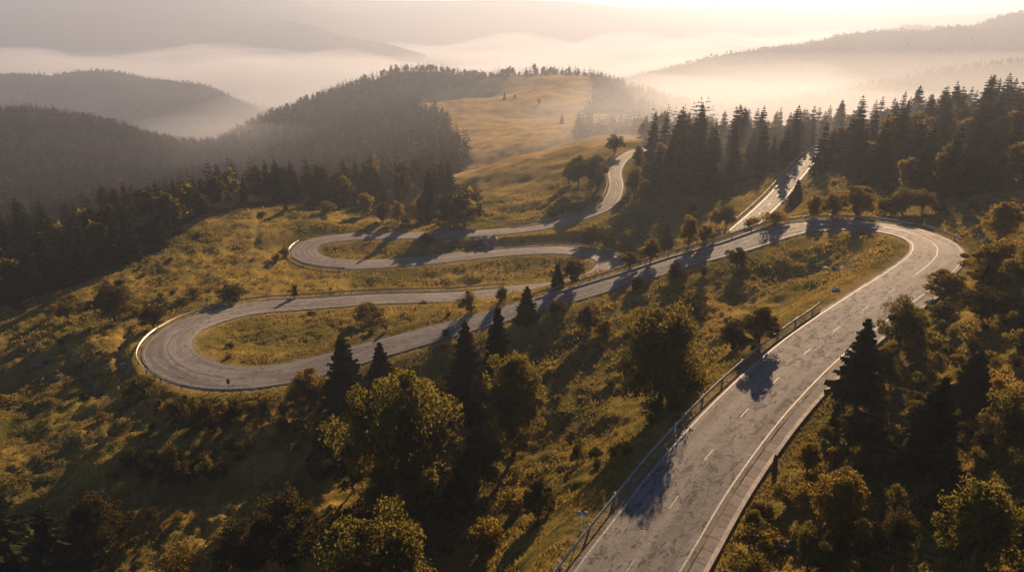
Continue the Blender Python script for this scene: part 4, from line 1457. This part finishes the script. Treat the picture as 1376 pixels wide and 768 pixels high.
# dead stake with a pale broken branch on the right slope
q = drop(1040, 630)
q[2] = gz(q[:1], q[1:2])[0]
root = empty('tree_stump', tuple(q), 'dark broken stump with a pale side branch on the right slope near the kerb', 'stump')
g = Geo()
g.tube([(0, 0, -.2), (.04, 0, .5), (.0, .03, 1.0), (-.06, .02, 1.45)], [.26, .2, .18, .06], 8)
g.obj('trunk', M_BARK, root)
g = Geo()
g.tube([(0, 0, .8), (.35, 0, .95), (.7, .05, .85), (.95, 0, 1.0)], [.07, .05, .04, .015], 6)
g.obj('branch', plain_mat('dead_wood', (.4, .34, .26), .9), root)

# ------------------------------------------------------------------ air
HZ_TOP = float(gh[(np.abs(gx) < gy * 1.2)].max() - CZ) + 16
print('haze top', HZ_TOP, 'lowest', gh.min() - CZ)
bm = Geo()
HZ_BOT = float(gh.min() - CZ) - 1
bm.box((0, 5600, CZ + (HZ_TOP + HZ_BOT) / 2), 30000, 12000, HZ_TOP - HZ_BOT)
hz = bm.obj('haze', vol_mat('haze_air', (0.53, 0.61, 0.76), 0.00029, 0.42))
tag(hz, 'thin golden morning haze', None, None, 'stuff')


def fog_bank(name, top, thick, xr, yr, dens, seed, amp):
    nx, ny = 90, 60
    X, Y = np.meshgrid(np.linspace(*xr, nx), np.linspace(*yr, ny), indexing='ij')
    ex = np.minimum(np.minimum(X - xr[0], xr[1] - X) / ((xr[1] - xr[0]) * .18), np.minimum(Y - yr[0], yr[1] - Y) / ((yr[1] - yr[0]) * .18))
    e = sstep(0, 1, ex)
    zt = CZ + top - thick * (1 - e) * .999 + fbm(X / 700, Y / 700, 5, seed) * amp * e
    zb = np.minimum(CZ + top - thick + 0 * X, zt - .5)
    Vt = np.stack([X, Y, zt], 2).reshape(-1, 3)
    Vb = np.stack([X, Y, zb], 2).reshape(-1, 3)
    ii, jj = np.meshgrid(np.arange(nx - 1), np.arange(ny - 1), indexing='ij')
    a = (ii * ny + jj).ravel()
    ft = np.column_stack([a, a + ny, a + ny + 1, a + 1])
    fb_ = ft[:, ::-1] + nx * ny
    side_ = []
    loop = [i * ny for i in range(nx)] + [(nx - 1) * ny + j for j in range(1, ny)] + [i * ny + ny - 1 for i in range(nx - 2, -1, -1)] + [j for j in range(ny - 2, 0, -1)]
    for p_, q_ in zip(loop, loop[1:] + loop[:1]):
        side_.append([p_, p_ + nx * ny, q_ + nx * ny, q_])
    o = mk(name, np.vstack([Vt, Vb]), np.vstack([ft, fb_, np.array(side_)]), vol_mat(name + '_air', (0.84, 0.88, 0.95), dens, 0.3), smooth=True)
    return tag(o, 'bank of pale valley fog', None, None, 'stuff')


fog_bank('fog', -235, 170, (-4200, 3600), (1500, 5600), 0.0020, 5, 150)
fog_bank('fog', -250, 200, (-6000, 6000), (3900, 8500), 0.0010, 8, 100)
fog_bank('fog', -92, 60, (120, 620), (640, 1350), 0.0014, 15, 34)
fog_bank('fog', -58, 80, (80, 460), (520, 1000), 0.0018, 23, 40)
fog_bank('fog', -25, 44, (-10, 560), (140, 520), 0.0022, 27, 9)
fog_bank('fog', -150, 120, (-560, -60), (560, 1500), 0.0010, 19, 50)

# ------------------------------------------------------------------ light
SUN_EL, SUN_AZ = math.radians(20), math.radians(20)      # azimuth clockwise from the view direction (+Y)
sd = Vector((math.sin(SUN_AZ) * math.cos(SUN_EL), math.cos(SUN_AZ) * math.cos(SUN_EL), math.sin(SUN_EL)))
sl = bpy.data.lights.new('sun', 'SUN')
sl.energy = 5.0
sl.angle = math.radians(0.6)
sl.color = (1.0, 0.68, 0.40)
so = bpy.data.objects.new('sun', sl)
so.rotation_euler = sd.to_track_quat('Z', 'Y').to_euler()
so.location = (0, 0, 400)
C.objects.link(so)

wld = bpy.data.worlds.new('World')
bpy.context.scene.world = wld
wld.use_nodes = True
nt = wld.node_tree
bg = nt.nodes['Background']
sky = nt.nodes.new('ShaderNodeTexSky')
sky.sky_type = 'NISHITA'
sky.sun_disc = False
sky.sun_elevation = SUN_EL
sky.sun_rotation = SUN_AZ
sky.air_density = 0.32
sky.dust_density = 0.03
sky.ozone_density = 1.5
nt.links.new(sky.outputs[0], bg.inputs[0])
bg.inputs[1].default_value = 0.07

# ------------------------------------------------------------------ camera and render settings
cam = bpy.data.cameras.new('camera')
cam.sensor_width = 36
cam.lens = 24 * F / 917.33
cam.clip_start = 0.5
cam.clip_end = 60000
co = bpy.data.objects.new('camera', cam)
co.location = (0, 0, CZ)
co.rotation_euler = (PI / 2 - PITCH, 0, 0)
C.objects.link(co)
sc = bpy.context.scene
sc.camera = co
sc.view_settings.view_transform = 'Standard'
sc.view_settings.look = 'None'
sc.view_settings.gamma = 1
sc.view_settings.exposure = 0.95
sc.render.engine = 'CYCLES'
cy = sc.cycles
cy.max_bounces = 5
cy.diffuse_bounces = 2
cy.glossy_bounces = 2
cy.transmission_bounces = 3
cy.transparent_max_bounces = 6
cy.volume_bounces = 1
cy.use_denoising = True
cy.sample_clamp_indirect = 6
